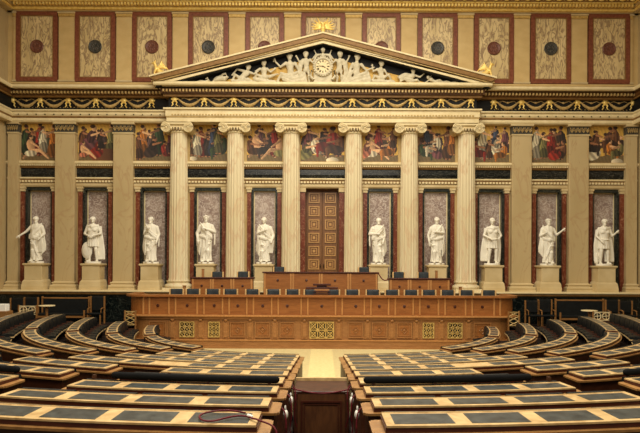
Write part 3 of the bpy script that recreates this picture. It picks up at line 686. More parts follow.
    mb.v = [(x + a * sc, Y + b * sc, zb + hb - .03 + c * sc) for a, b, c in mb.v]
    fused(mb, 'figure', 'statue', t, .0135, 1)
    mb = MB(); mb.lathe(x, Y, [(.36, zb), (.37, zb + .02), (.37, zb + hb - .02), (.35, zb + hb)], 28); mb.v = [(a, Y + (b - Y) * .78, c) for a, b, c in mb.v]
    mb.build('plinth', 'statue', t, True)
    # pedestal
    t = thing('pedestal', 'cream stone pedestal carrying the statue of the ' + label_core(label), 'pedestal', (x, Y, Z_LED), 'stone pedestals under the statues')
    W = .40
    mb = MB(); mb.box(x - W, x + W, Y - .3, Y + .4, Z_LED + .48, zb - .13, .012); mb.build('shaft', 'cream', t)
    mb = MB(); mb.rings([[(x - a, Y - a + .12, z), (x + a, Y - a + .12, z), (x + a, Y + .5, z), (x - a, Y + .5, z)] for a, z in ((W + .01, zb - .13), (W + .04, zb - .09), (W + .07, zb - .07), (W + .07, zb - .02), (W + .03, zb))]); mb.build('cap', 'cream', t)
    mb = MB(); q = Z_LED; mb.rings([[(x - a, Y - a + .12, z), (x + a, Y - a + .12, z), (x + a, Y + .5, z), (x - a, Y + .5, z)] for a, z in ((.50, q), (.50, q + .2), (.49, q + .24), (.47, q + .4), (.43, q + .46), (W, q + .5))]); mb.build('base', 'cream', t)
CORE = {}
def label_core(l): return CORE[l]
SL = [
 (-286, 'robed', 3, dict(L=((-.42, -.05, 1.28), (-.62, -.16, 1.12)), bare='L', R=((.32, .0, 1.2), (.26, -.2, 1.05)), fall='R', yaw=.3, scroll=1, knee=-.1, dir=-1, tw=1.5, lean=.02), 'bearded white marble man pointing down to his right, far left niche', 'pointing man'),
 (-229, 'warrior', 4, dict(L=((-.34, .0, 1.2), (-.12, -.22, 1.12)), R=((.34, .02, 1.22), (.2, -.22, 1.15)), cape=1, shield=-1, yaw=.1, lean=-.02), 'white marble warrior with round shield by his leg', 'armoured man with round shield'),
 (-171, 'robed', 7, dict(L=((-.3, .0, 1.2), (-.1, -.22, 1.38)), R=((.31, .02, 1.2), (.27, -.12, .95)), yaw=-.2, bare='L', knee=-.09, dir=1, tw=2.5, lean=.015), 'slim white marble man in toga, left of the first column', 'slim robed man'),
 (-116, 'robed', 9, dict(L=((-.37, .0, 1.2), (-.33, -.1, .95)), R=((.34, .0, 1.25), (.06, -.24, 1.36)), yaw=.1, fall='R', knee=.1, dir=1, tw=1.2, laurel=1, lean=.01, sc=1.07), 'broad white marble man with hand on chest, between first two columns', 'broad robed man'),
 (-58, 'robed', 12, dict(L=((-.3, -.02, 1.26), (-.02, -.22, 1.36)), R=((.34, .0, 1.16), (.3, -.2, .98)), fall='R', yaw=-.25, knee=-.1, dir=1, tw=3.2, lean=.05), 'white marble toga figure left of the door, head turned aside', 'robed man left of the door'),
 (56.5, 'robed', 15, dict(L=((-.34, .0, 1.24), (-.1, -.23, 1.24)), R=((.3, .0, 1.2), (.24, -.14, .98)), bare='R', yaw=.0, fall='L', knee=.08, dir=-1, tw=2.1, lean=-.04), 'white marble toga figure right of the door, leaning on one leg', 'robed man right of the door'),
 (114.5, 'robed', 18, dict(L=((-.33, .02, 1.18), (-.3, -.1, .9)), R=((.3, -.02, 1.28), (-.02, -.24, 1.3)), bare='L', scroll=-1, yaw=-.1, tilt=.12, knee=-.1, dir=-1, tw=1.7, beard=1, lean=-.02, sc=1.05), 'white marble robed man holding a scroll, left of the rightmost column', 'robed man with bowed head'),
 (170, 'warrior', 21, dict(L=((-.37, .0, 1.22), (-.2, -.2, 1.1)), R=((.36, .0, 1.2), (.26, -.18, 1.12)), cape=-1, both=1, yaw=-.15, lean=.02, helmet=1), 'white marble soldier in cuirass, cape and kilt, right of the last column', 'caped soldier'),
 (226, 'robed', 24, dict(L=((-.31, .0, 1.2), (-.22, -.2, 1.28)), R=((.36, -.02, 1.24), (.52, -.16, 1.4)), bare='R', yaw=.1, knee=.1, dir=1, tw=2.0, lean=-.01, laurel=1), 'white marble robed man holding out his left forearm, second from right', 'robed man with raised forearm'),
 (282, 'warrior', 27, dict(L=((-.32, .0, 1.2), (-.2, -.16, 1.02)), R=((.34, -.02, 1.2), (.42, -.16, 1.32)), cape=1, both=1, yaw=-.1, lean=-.01), 'white marble man in long open cloak, far right niche', 'caped man at the far right'),
]
for px_, kind, seed, pose, lb, core in SL: CORE[lb] = core
for px_, kind, seed, pose, lb, core in SL: statue(px_, kind, seed, pose, lb, beard=0 if seed in (12, 21, 4) else 1)

# ---------------------------------------------------------------- pediment sculpture
def reliefman(name, label, J, hr=.1, hair=1, extra=None, mat='relief', voxel=.02, k=1.0, cat='relief figure', group='sculpted figures in the pediment', yaw=0, y=27.78, sc=1.0):
    """J: joints in metres, x from the middle and z above the cornice: P pelvis, C chest, H head, then arms a/b = (shoulder, elbow, hand), legs c/d = (hip, knee, foot)"""
    x0_ = J['P'][0]; y_ = y; y = 0; k = k * 1.0; hr = hr * 1.05
    mb = MB(); P3 = lambda q: (q[0], (q[2] if len(q) > 2 else 0), bz + q[1])
    p, c, h = (P3(J[n]) for n in 'PCH')
    mid = tuple((a + b) / 2 for a, b in zip(p, c))
    mb.limb([p, mid, c], [.13 * k, .115 * k, .15 * k], 12)
    nk = tuple(a + (b - a) * .5 for a, b in zip(c, h)); mb.limb([c, nk, h], [.09 * k, .06 * k, .06 * k], 8)
    head(mb, h, hr, yaw, hair)
    for n in 'ab':
        if n in J: q = [P3(v) for v in J[n]]; mb.limb(q, [.065 * k, .052 * k, .038 * k], 8); hand(mb, q[-1], Vector(q[-1]) - Vector(q[-2]), 1, .9 * k)
    for n in 'cd':
        if n in J: q = [P3(v) for v in J[n]]; mb.limb(q, [.10 * k, .078 * k, .045 * k], 9); mb.limb([q[-1], (q[-1][0] + J.get('toe', .08), q[-1][1] - .06, q[-1][2] - .01)], [.045 * k, .03 * k], 6)
    if extra: extra(mb, y)
    mb.v = [(x0_ + (a - x0_) * sc, y_ + b * .8, bz + (c_ - bz) * sc) for a, b, c_ in mb.v]
    t = link(name, None, None, label, cat, group, None, (x0_, y_, bz))
    fused(mb, 'figure', mat, t, voxel, 1); return t
PX = lambda a: X(a, 27.7)
def zz_(a): return Z(a, 27.7) - bz
def folds(pts, r=.05, k=4, dx=.07, dz=-.03):
    def f(mb, y):
        for i in range(k): mb.limb([(a + dx * i, y - .05 - .02 * (i % 2), max(bz + .03, bz + b + dz * i)) for a, b in pts], [r] * len(pts), 7)
    return f
def both(*fs):
    def f(mb, y):
        for g in fs: g(mb, y)
    return f
# standing youths beside the clock
for s, lb in ((-1, 'nude youth standing against the left side of the clock'), (1, 'nude youth standing against the right side of the clock')):
    x = s * .74
    reliefman('relief_figure', lb, dict(P=(x, .50), C=(x + s * .02, .80), H=(x + s * .03, 1.04, -.05), a=[(x - s * .12, .86), (x - s * .22, .74, -.08), (x - s * .32, .92, -.05)], b=[(x + s * .13, .86), (x + s * .26, .78), (x + s * .34, .93, -.06)],
              c=[(x - .06, .46), (x - .07, .26, -.04), (x - .08, .04)], d=[(x + .06, .46), (x + .09, .26, -.06), (x + .1, .04)]), .1, 1, folds([(x + s * .15, .8), (x + s * .2, .45), (x + s * .17, .06)], .04, 3, s * .05), k=.82, sc=1.27)
# child on top of the clock
reliefman('relief_figure', 'winged child with raised arms on top of the clock', dict(P=(0, 1.08), C=(0, 1.29), H=(0, 1.51, -.05), a=[(-.12, 1.34), (-.28, 1.28), (-.36, 1.47)], b=[(.12, 1.34), (.28, 1.28), (.36, 1.47)], c=[(-.06, 1.06), (-.25, 1.08, -.08), (-.34, .9)], d=[(.06, 1.06), (.25, 1.08, -.08), (.34, .9)]), .1, 1,
          lambda mb, y: [mb.limb([(s * .1, y + .05, bz + 1.34), (s * .3, y + .05, bz + 1.3), (s * .48, y + .05, bz + 1.14)], [.06, .09, .03], 8) for s in (-1, 1)], k=.75)
# seated women
x = PX(-32)
reliefman('relief_figure', 'seated draped woman raising a horn of plenty, left of the clock', dict(P=(x, .30), C=(x - .04, .68), H=(x - .05, .96, -.04), a=[(x - .18, .74), (x - .38, .60), (x - .55, .78)], b=[(x + .14, .74), (x + .25, .55), (x + .36, .42)], c=[(x, .28), (x + .28, .42, -.1), (x + .38, .06)], d=[(x - .02, .25), (x - .32, .34, -.1), (x - .5, .08)]),
          .105, 2, both(folds([(x - .35, .36), (x, .22), (x + .4, .3)], .06, 5, .02, -.055), folds([(x + .35, .42), (x + .42, .05)], .05, 3, .07), lambda mb, y: mb.limb([(x - .56, y - .05, bz + .80), (x - .6, y - .05, bz + .92), (x - .66, y - .05, bz + 1.0)], [.03, .05, .085], 8)), k=.95, yaw=.5, sc=1.27)
x = PX(34)
reliefman('relief_figure', 'seated draped woman turned in profile, right of the clock', dict(P=(x, .28), C=(x - .02, .66), H=(x + .02, .95, -.04), a=[(x - .14, .72), (x - .24, .52), (x - .3, .38)], b=[(x + .16, .70), (x + .34, .48, -.05), (x + .52, .56)], c=[(x, .26), (x + .34, .40, -.1), (x + .44, .06)], d=[(x - .02, .25), (x + .2, .34, -.1), (x + .26, .06)]),
          .105, 2, both(folds([(x - .3, .14), (x, .26), (x + .4, .36)], .06, 5, .02, -.055), folds([(x + .4, .4), (x + .46, .05)], .05, 3, -.07), folds([(x - .16, .45), (x - .36, .06)], .06, 4, -.06)), k=.95, yaw=-.7, sc=1.27)
# crouching pairs
x = PX(-60)
reliefman('relief_figure', 'crouching bearded man with bent knee, left half of the pediment', dict(P=(x + .05, .24), C=(x + .04, .52), H=(x + .04, .76, -.05), a=[(x - .1, .56), (x - .28, .46), (x - .2, .30)], b=[(x + .16, .56), (x + .3, .44), (x + .42, .54)], c=[(x, .22), (x + .3, .26, -.1), (x + .52, .36)], d=[(x, .2), (x - .24, .34, -.1), (x - .34, .05)]),
          .10, 1, folds([(x - .34, .2), (x + .05, .12), (x + .45, .08)], .05, 3, .02, -.03), k=.85, yaw=.4, sc=1.2)
x = PX(-80)
reliefman('relief_figure', 'reclining figure with arm arched over its head, left part of the pediment', dict(P=(x - .12, .16), C=(x + .08, .36), H=(x + .16, .56, -.05), a=[(x + .0, .44), (x - .24, .5), (x - .36, .36)], b=[(x + .18, .40), (x + .36, .34), (x + .52, .46)], c=[(x - .12, .16), (x - .3, .3, -.08), (x - .42, .06)], d=[(x - .1, .12), (x + .15, .14, -.1), (x + .34, .06)]),
          .09, 1, folds([(x - .42, .1), (x - .1, .08), (x + .3, .05)], .05, 3, .02, -.01), k=.8, yaw=-.5, sc=1.3)
x = PX(58)
reliefman('relief_figure', 'crouching youth with raised right arm, right half of the pediment', dict(P=(x + .05, .24), C=(x, .52), H=(x + .04, .76, -.05), a=[(x - .12, .56), (x - .28, .48), (x - .30, .66)], b=[(x + .14, .54), (x + .26, .36), (x + .14, .24)], c=[(x, .22), (x - .24, .3, -.1), (x - .32, .05)], d=[(x + .05, .2), (x + .3, .34, -.1), (x + .46, .05)]),
          .10, 1, folds([(x - .3, .14), (x + .1, .12), (x + .5, .1)], .05, 3, .02, -.03), k=.85, yaw=-.3, sc=1.2)
x = PX(88)
reliefman('relief_figure', 'winged reclining figure stretching one arm outward, right part of the pediment', dict(P=(x - .05, .16), C=(x + .08, .36), H=(x + .1, .54, -.05), a=[(x - .04, .4), (x - .26, .44), (x - .46, .34)], b=[(x + .2, .36), (x + .38, .3), (x + .52, .42)], c=[(x - .1, .14), (x - .32, .24, -.08), (x - .46, .05)], d=[(x - .02, .12), (x + .26, .16, -.1), (x + .4, .05)]),
          .09, 1, folds([(x - .5, .3), (x - .28, .4), (x + .0, .34)], .04, 4, .03, -.06), k=.8, yaw=.5, sc=1.1)
x = PX(112)
reliefman('relief_figure', 'small reclining sea figure near the right corner of the pediment', dict(P=(x, .13), C=(x - .16, .22), H=(x - .3, .3, -.05), a=[(x - .2, .24), (x - .32, .14), (x - .44, .08)], b=[(x - .1, .26), (x - .2, .36), (x - .1, .42)], c=[(x, .13), (x + .24, .2, -.05), (x + .44, .07)], d=[(x + .04, .1), (x + .3, .1), (x + .56, .05)]), .075, 1, k=.62)
def creature(name, label, pts, rad, more=None):
    mb = MB(); mb.limb([(a, 27.75, bz + b) for a, b in pts], rad, 9)
    if more: more(mb)
    t = link(name, None, None, label, 'relief figure', 'sculpted figures in the pediment', None, (pts[0][0], 27.85, bz)); fused(mb, 'figure', 'relief', t, .018, 1)
x = PX(-100)
creature('relief_swan', 'swan with arched neck near the left corner of the pediment', [(x - .42, .10), (x - .2, .18), (x + .05, .2), (x + .2, .3), (x + .12, .44), (x - .02, .40), (x - .1, .33)], [.06, .12, .13, .07, .055, .055, .03], lambda mb: [mb.limb([(x + .1 - .1 * i, 27.8, bz + .2), (x - .1 - .1 * i, 27.8, bz + .34 - .03 * i), (x - .3 - .06 * i, 27.8, bz + .3 - .05 * i)], [.05, .06, .03], 7) for i in range(3)])
x = PX(-116)
creature('relief_fish', 'coiled sea creature in the left corner of the pediment', [(x - .5, .05), (x - .3, .1), (x - .1, .06), (x + .1, .14), (x + .02, .25), (x - .06, .2)], [.03, .05, .06, .06, .05, .03])
x = PX(126)
creature('relief_fish', 'low finned sea creature in the right corner of the pediment', [(x - .3, .08), (x - .1, .12), (x + .1, .06), (x + .34, .1), (x + .5, .05)], [.05, .06, .06, .05, .02])

# clock
cz = Z(66.5, 27.6); cy = 27.6
t = thing('clock', 'round clock with cream dial in a carved wreath at the centre of the pediment', 'clock', (0, cy, bz))
def disc(mb, x, z, r, y0, y1, n=40): return mb.rings([[(x + r * math.cos(2 * PI * i / n), y, z + r * math.sin(2 * PI * i / n)) for i in range(n)] for y in (y1, y0)])
disc(MB(), 0, cz, .32, cy - .02, cy + .2).build('dial', 'pale', t)
mb = MB(); mb.tube([(.37 * math.cos(i * PI / 24), cy - .02, cz + .37 * math.sin(i * PI / 24)) for i in range(49)], .055, 10)
for i in range(24): mb.ball((.42 * math.cos(i * PI / 12), cy - .03, cz + .42 * math.sin(i * PI / 12)), (.055, .05, .05), 7)
mb.box(-.42, .42, cy + .02, cy + .3, bz, cz - .2, .02)
for s in (-1, 1): mb.tube([(s * .5, cy, bz + .55), (s * .56, cy, bz + .3), (s * .42, cy, bz + .14), (s * .52, cy, bz + .05)], [.05, .07, .07, .05], 8)
mb.build('wreath_case', 'relief', t, 40)
mb = MB()
NUM = ['XII', 'I', 'II', 'III', 'IV', 'V', 'VI', 'VII', 'VIII', 'IX', 'X', 'XI']
def stroke(mb, x0, z0, x1, z1, th, y): mb.tube([(x0, y, z0), (x1, y, z1)], th, 4)
for i, nm in enumerate(NUM):
    a = PI / 2 - i * PI / 6; ux, uz = math.cos(a), math.sin(a); tx, tz = uz, -ux
    adv = {'I': .021, 'V': .038, 'X': .038}; tot = sum(adv[c] for c in nm); o = -tot / 2
    for c in nm:
        m_ = o + adv[c] / 2; hw = adv[c] * .36
        def Pp(u, v): return (ux * (.245 + v) + tx * (m_ + u), cz + uz * (.245 + v) + tz * (m_ + u))
        L = {'I': [((0, -.05), (0, .05))], 'V': [((-hw, .05), (0, -.05)), ((hw, .05), (0, -.05))], 'X': [((-hw, .05), (hw, -.05)), ((hw, .05), (-hw, -.05))]}[c]
        for p_, q_ in L: a_, b_ = Pp(*p_), Pp(*q_); stroke(mb, a_[0], a_[1], b_[0], b_[1], .006, cy - .03)
        o += adv[c]
mb.build('numerals', 'bronze', t)
mb = MB(); stroke(mb, .03, cz, -.17, cz + .02, .011, cy - .045); stroke(mb, -.02, cz + .01, .12, cz - .05, .013, cy - .045); disc(mb, 0, cz, .03, cy - .06, cy - .03, 12); mb.build('clock_hands', 'bronze', t)

# eagle and griffins, gilded
mb = MB(); z0 = APZ; y = 27.8
mb.lathe(0, y, [(.22, z0 - .12), (.2, z0 + .02), (.1, z0 + .06), (.08, z0 + .12)], 14)
mb.limb([(0, y, z0 + .12), (0, y, z0 + .35), (0, y - .03, z0 + .48)], [.07, .12, .07], 10)
for s in (-1, 1):
    mb.limb([(0, y - .03, z0 + .48), (s * .07, y - .05, z0 + .6), (s * .13, y - .08, z0 + .6)], [.05, .05, .025], 8)
    for i in range(5):                   # fanned flight feathers
        a = math.radians(72 - i * 19); r0_, r1_ = .1, .66 - .05 * i
        mb.limb([(s * (.06 + r0_ * math.cos(a) * .3), y + .02, z0 + .36 + r0_ * math.sin(a)), (s * (.06 + r1_ * .6 * math.cos(a)), y + .04 - .01 * (i % 2), z0 + .34 + r1_ * .55 * math.sin(a)), (s * (.05 + r1_ * math.cos(a)), y + .05, z0 + .34 + r1_ * .8 * math.sin(a))], [.05, .045, .018], 6)
    mb.limb([(s * .05, y, z0 + .16), (s * .16, y - .02, z0 + .08), (s * .26, y - .04, z0 + .13)], [.04, .035, .02], 7)
t = thing('eagle_sculpture', 'gilded spread-winged double eagle on the peak of the pediment', 'sculpture', (0, 27.8, z0)); fused(mb, 'eagle', 'gold', t, .016, 1)
for s, lb in ((-1, 'gilded seated griffin on the left corner of the pediment'), (1, 'gilded seated griffin on the right corner of the pediment')):
    mb = MB(); x = s * X(163.5, 27.8); z0 = Z(75.5, 27.8) - .12; y = 27.8; q = -s
    G = lambda a, b, c=0: (x - q * a, y + c, z0 + b)
    mb.limb([G(-.2, .16), G(0, .25), G(.14, .42)], [.13, .12, .1], 10); mb.limb([G(.14, .42), G(.2, .58), G(.24, .66)], [.08, .07, .07], 9)
    mb.limb([G(.26, .68), G(.36, .63)], [.05, .02], 7); mb.limb([G(.2, .7), G(.18, .8)], [.03, .015], 5)
    for c in (-.08, .08): mb.limb([G(.14, .36, c), G(.2, .2, c), G(.2, .04, c), G(.28, .03, c)], [.06, .04, .035, .03], 8); mb.limb([G(-.2, .18, c), G(-.05, .1, c), G(-.12, .03, c), G(.0, .03, c)], [.08, .05, .035, .03], 8)
    for i in range(6): mb.limb([G(.08 - .02 * i, .42, -.05), G(-.05 - .04 * i, .56 - .03 * i, -.04), G(-.12 - .05 * i, .74 - .07 * i, -.03)], [.04, .045, .018], 6)
    mb.limb([G(-.26, .12), G(-.38, .14), G(-.42, .3), G(-.34, .42)], [.03, .025, .025, .035], 7); mb.box(x - .34, x + .34, y - .16, y + .16, z0 - .12, z0 + .03)
    t = thing('griffin_sculpture', lb, 'sculpture', (x, y, z0 - .12), 'gilded griffins on the pediment corners'); fused(mb, 'griffin', 'gold', t, .016, 1)

# =================================================================== ROSTRUM
DR = D_ROS
ros = thing('rostrum', 'long wooden government rostrum with carved and lattice panels and rounded ends', 'rostrum', (0, DR, 0))
def rosplan(hx, y0, yb=25.9, r=.75):
    hx += .13
    pts = [(-hx, yb)]
    for i in range(9): a = PI + PI / 2 * i / 8; pts.append((-hx + r + r * math.cos(a), y0 + r + r * math.sin(a)))
    for i in range(9): a = 1.5 * PI + PI / 2 * i / 8; pts.append((hx - r + r * math.cos(a), y0 + r + r * math.sin(a)))
    pts += [(hx, yb)]; return pts
zr = lambda py: Z(py, DR)
def rospart(hx, y0, z0, z1, nm, mt, yb=25.0, inner=True):
    """a band of the front following its rounded ends, a hollow horseshoe in plan"""
    o = rosplan(hx, y0); i_ = rosplan(hx - .35, y0 + .35, r=.5); mb = MB()
    mb.rings([[(o[k][0], o[k][1], z0), (o[k][0], o[k][1], z1), (i_[k][0], i_[k][1], z1), (i_[k][0], i_[k][1], z0)] for k in range(len(o))])
    return mb.build(nm, mt, ros)
rospart(7.5, DR, 0, .08, 'skirting', 'rosd'); rospart(7.44, DR + .06, .08, zr(341.2), 'plinth', 'rosd'); rospart(7.5, DR + .02, zr(341.2), zr(340), 'plinth_moulding', 'roslt')
rospart(7.4, DR + .12, zr(340), zr(317), 'lower_body', 'rosd'); rospart(7.48, DR + .05, zr(319.8), zr(317), 'frieze_moulding', 'rosd')
rospart(7.7, DR - .06, zr(316.9), zr(315.6), 'ledge', 'roslt'); rospart(7.64, DR - .01, zr(317.9), zr(316.9), 'ledge_moulding', 'rosd'); rospart(7.58, DR + .16, zr(315.6), zr(297.2), 'upper_body', 'ros'); rospart(7.72, DR - .02, zr(297.4), zr(295.4), 'desk_top', 'ros')
CXS = [-164, -134.5, -107.5, -84, -59, -34.5, 0, 34, 57.5, 82.5, 106.5, 133, 160.5]
yl = DR + .12
for i, c in enumerate(CXS):
    x = X(c, yl); zc = zr(330.2); lat = i in (1, 2, 10, 11); z0, z1 = zr(338), zr(322.4)
    if i == 6:
        hx = .48; p = MB().box(x - hx, x + hx, yl - .03, yl, z0 - .03, z1 + .02).build('lattice_panel', 'navy', ros)
        mb = MB(); mb.frame(x - hx, x + hx, z0 - .03, z1 + .02, .035, yl - .07, yl - .02); w3 = 2 * hx / 3; hh = (z1 - z0 + .05) / 2
        for q in range(3):
            for r in range(2):
                a, b = x - hx + q * w3, z0 - .03 + r * hh; mb.frame(a, a + w3, b, b + hh, .018, yl - .06, yl - .02)
                for (u0, v0, u1, v1) in ((0, 0, 1, 1), (0, 1, 1, 0)): mb.tube([(a + u0 * w3, yl - .05, b + v0 * hh), (a + u1 * w3, yl - .05, b + v1 * hh)], .018, 5)
                mb.tube([(a + w3 / 2 + .09 * math.cos(k * PI / 8), yl - .05, b + hh / 2 + .09 * math.sin(k * PI / 8)) for k in range(17)], .013, 5)
        mb.build('grille', 'brass', p)
    elif lat:
        hx = .29 if i in (1, 11) else .225; p = MB().box(x - hx, x + hx, yl - .03, yl, z0, z1).build('lattice_panel', 'navy', ros)
        mb = MB(); mb.frame(x - hx, x + hx, z0, z1, .03, yl - .07, yl - .02); w3, hh = 2 * hx / 3, (z1 - z0) / 3
        for q in range(3):
            for r in range(3):
                a, b = x - hx + (q + .5) * w3, z0 + (r + .5) * hh
                mb.tube([(a + w3 * .5 * math.cos(k * PI / 6), yl - .05, b + hh * .5 * math.sin(k * PI / 6)) for k in range(13)], .011, 5); mb.ball((a, yl - .05, b), (.02, .02, .02), 6)
                mb.tube([(a - w3 / 2, yl - .045, b - hh / 2), (a + w3 / 2, yl - .045, b + hh / 2)], .009, 4); mb.tube([(a - w3 / 2, yl - .045, b + hh / 2), (a + w3 / 2, yl - .045, b - hh / 2)], .009, 4)
        mb.build('grille', 'brass', p)
    else:
        hx = .34 if i in (0, 12) else .29; p = MB().box(x - hx, x + hx, yl - .03, yl, z0, z1).build('carved_panel', 'ros', ros)
        mb = MB(); mb.frame(x - hx, x + hx, z0, z1, .035, yl - .07, yl - .02); mb.frame(x - hx + .08, x + hx - .08, z0 + .08, z1 - .08, .02, yl - .05, yl - .02)
        mb.tube([(x, yl - .045, zc - .13), (x + .13, yl - .045, zc), (x, yl - .045, zc + .13), (x - .13, yl - .045, zc), (x, yl - .045, zc - .13)], .018, 5); mb.ball((x, yl - .04, zc), (.045, .03, .045), 8)
        mb.build('carving', 'rosd', p)
    if i != 6 or True:      # upper panel: rosette in a plain field
        xu = X(c, DR + .16); zc2 = zr(306.5); mb = MB(); yy = DR + .16
        for q in range(6): mb.ball((xu + .035 * math.cos(q * PI / 3), yy - .01, zc2 + .035 * math.sin(q * PI / 3)), (.03, .02, .03), 6)
        mb.ball((xu, yy - .02, zc2), (.03, .03, .03), 6); mb.build('rosette', 'inkw', ros, True)
for a, b in zip(CXS[:-1], CXS[1:]):
    m = (a + b) / 2
    for dx in (-3.3, 3.3):
        x = X(m + dx, DR + .2); MB().box(x - .035, x + .035, DR + .12, DR + .18, zr(315.4), zr(297.6), .01).build('upright_strip', 'roslt', ros)
    x = X(m, yl); mb = MB(); mb.box(x - .13, x + .13, yl - .05, yl + .02, zr(339.6), zr(321.5), .012); mb.box(x - .075, x + .075, yl - .08, yl - .04, zr(338), zr(323), .01)
    mb.lathe(x, yl - .06, [(.06, zr(321.6)), (.08, zr(320.4)), (.07, zr(319.6))], 10); mb.build('bracket_pier', 'rosd', ros)
for s in (-1, 1):
    for d_ in (172, 178):
        x = s * X(d_, DR + .2); MB().box(x - .035, x + .035, DR + .12, DR + .24, zr(315.4), zr(297.6), .01).build('upright_strip', 'roslt', ros)
mb = MB(); o = rosplan(7.35, DR + .3); mb.plan([(x, min(y, 25.02)) for x, y in o], zr(298.4), zr(297.6)); mb.build('writing_surface', 'inkw', ros)

# second and third rows of desks
def tierdesk(x0, x1, y0, ztop, zbot, label, npan):
    t = thing('speaker_desk', label, 'desk', ((x0 + x1) / 2, y0, zbot), None)
    MB().box(x0, x1, y0, y0 + .35, zbot, ztop - .06, .01).build('front', 'ros', t)
    MB().box(x0 - .05, x1 + .05, y0 - .05, y0 + .5, ztop - .06, ztop, .015).build('desk_top', 'inkw', t)
    wd = (x1 - x0) / npan
    for i in range(npan + 1):
        for dx in ((-.05, .05) if 0 < i < npan else ((.06,) if i == 0 else (-.06,))):
            x = x0 + i * wd + dx; MB().box(x - .04, x + .04, y0 - .03, y0 + .02, zbot, ztop - .07, .008).build('upright_strip', 'roslt', t)
    for i in range(npan):
        x = x0 + (i + .5) * wd; mb = MB()
        for q in range(6): mb.ball((x + .03 * math.cos(q * PI / 3), y0 - .01, ztop - .36 + .03 * math.sin(q * PI / 3)), (.026, .02, .026), 6)
        mb.ball((x, y0 - .015, ztop - .36), .025, 6); mb.build('rosette', 'inkw', t, True)
    return t
y2 = 26.0; y3 = 26.2
tierdesk(X(-130.5, y2), X(-69, y2), y2, Z(277.8, y2), Z_ST1, 'lower wooden desk with three panels behind the rostrum, left of the presidium', 3)
tierdesk(X(67.5, y2), X(128, y2), y2, Z(277.8, y2), Z_ST1, 'lower wooden desk with three panels behind the rostrum, right of the presidium', 3)
tierdesk(X(-58.5, y3), X(56, y3), y3, Z(272, y3), Z_ST1, 'wide raised wooden presidium desk in front of the door', 4)
t = thing('lectern', 'dark red wooden lectern between the two middle front chairs', 'lectern', (0, 25.6, Z_ST1))
yq = 25.5
mb = MB(); mb.box(X(-16, yq), X(16, yq), yq, yq + .45, Z(289, yq), Z(287.3, yq), .01); mb.build('desk_top', 'inkw', t)
MB().box(X(-7.5, yq), X(7.5, yq), yq - .02, yq + .4, Z_ST1, Z(289, yq), .01).build('body', 'rosd', t)
MB().box(X(-9, yq), X(9, yq), yq + .1, yq + .4, Z(285.8, yq), Z(284, yq), .01).build('reading_rest', 'inkw', t)
MB().box(X(-5, yq), X(5, yq), yq + .2, yq + .35, Z(287.3, yq), Z(285.8, yq)).build('rest_support', 'inkw', t)
for dz in (291, 293.2): MB().box(X(-8.5, yq), X(8.5, yq), yq - .06, yq - .02, Z(dz + .9, yq), Z(dz, yq)).build('shelf', 'inkw', t)

# chairs behind the rostrum
def chair(label, x, y, zf, ztop, width=.5, group='leather chairs behind the rostrum', mats=('leather', 'trimw')):
    t = thing('armchair', label, 'chair', (x, y, zf), group)
    h = ztop - zf; w2 = width / 2
    mb = MB(); mb.box(x - w2 + .035, x + w2 - .035, y + .20, y + .27, zf + .55, ztop, .02)
    mb.box(x - w2 + .06, x + w2 - .06, y + .17, y + .22, zf + .58, ztop - .04, .015); mb.build('backrest', mats[0], t)
    mb = MB(); mb.box(x - w2 + .02, x + w2 - .02, y - .25, y + .2, zf + .42, zf + .5, .025); mb.build('seat', mats[0], t)
    for s in (-1, 1):
        mb = MB(); mb.box(x + s * w2 - .03, x + s * w2 + .03, y + .19, y + .28, zf, ztop, .008); mb.build('back_post', mats[1], t)
        mb = MB(); mb.box(x + s * (w2 - .02) - .025, x + s * (w2 - .02) + .025, y - .24, y - .19, zf, zf + .42); mb.build('leg', mats[1], t)
        mb = MB(); mb.limb([(x + s * w2, y + .2, zf + .68), (x + s * w2, y, zf + .7), (x + s * w2, y - .2, zf + .66)], [.02, .024, .02], 8); mb.limb([(x + s * w2, y - .18, zf + .66), (x + s * w2, y - .2, zf + .5)], [.018, .018], 6); mb.build('armrest', mats[1], t, True)
    return t
cx_ = [-146.5, -130, -110, -92, -70, -49, -29.5, -11, 11, 30.7, 51.5, 70.7, 90, 108, 127, 146, 168.5]
c0 = None; yc = 25.3
for i, c in enumerate(cx_):
    lb = 'low black leather chair behind the rostrum, ' + ('nearest left of the lectern' if i == 7 else 'nearest right of the lectern' if i == 8 else (['nearest', 'second', 'third', 'fourth', 'fifth', 'sixth', 'seventh', 'eighth'][7 - i] + ' from the left of the lectern' if i < 7 else ['nearest', 'second', 'third', 'fourth', 'fifth', 'sixth', 'seventh', 'eighth', 'ninth'][i - 8] + ' from the right of the lectern'))
    x = X(c, yc)
    if c0 is None: c0 = chair(lb, x, yc, Z_ST1, Z(289.4, yc + .2), .56, mats=('chairl', 'post'))
    else: copy_tree(c0, (x, yc, Z_ST1), lb)
for c, pyt, lb in ((-105.5, 272.2, 'left black chair behind the left lower desk'), (-79.5, 271.8, 'right black chair behind the left lower desk'), (77.5, 271.6, 'left black chair behind the right lower desk'), (102.5, 271.6, 'right black chair behind the right lower desk'),
                  (-43, 267.0, 'black chair behind the left end of the presidium desk'), (42.5, 267.0, 'black chair behind the right end of the presidium desk')):
    yy = 26.55 if pyt > 270 else 26.75; chair(lb, X(c, yy), yy, Z_ST1 if pyt > 270 else Z_ST1, Z(pyt, yy + .2), .5, 'leather chairs of the upper desks', ('chairl', 'post'))
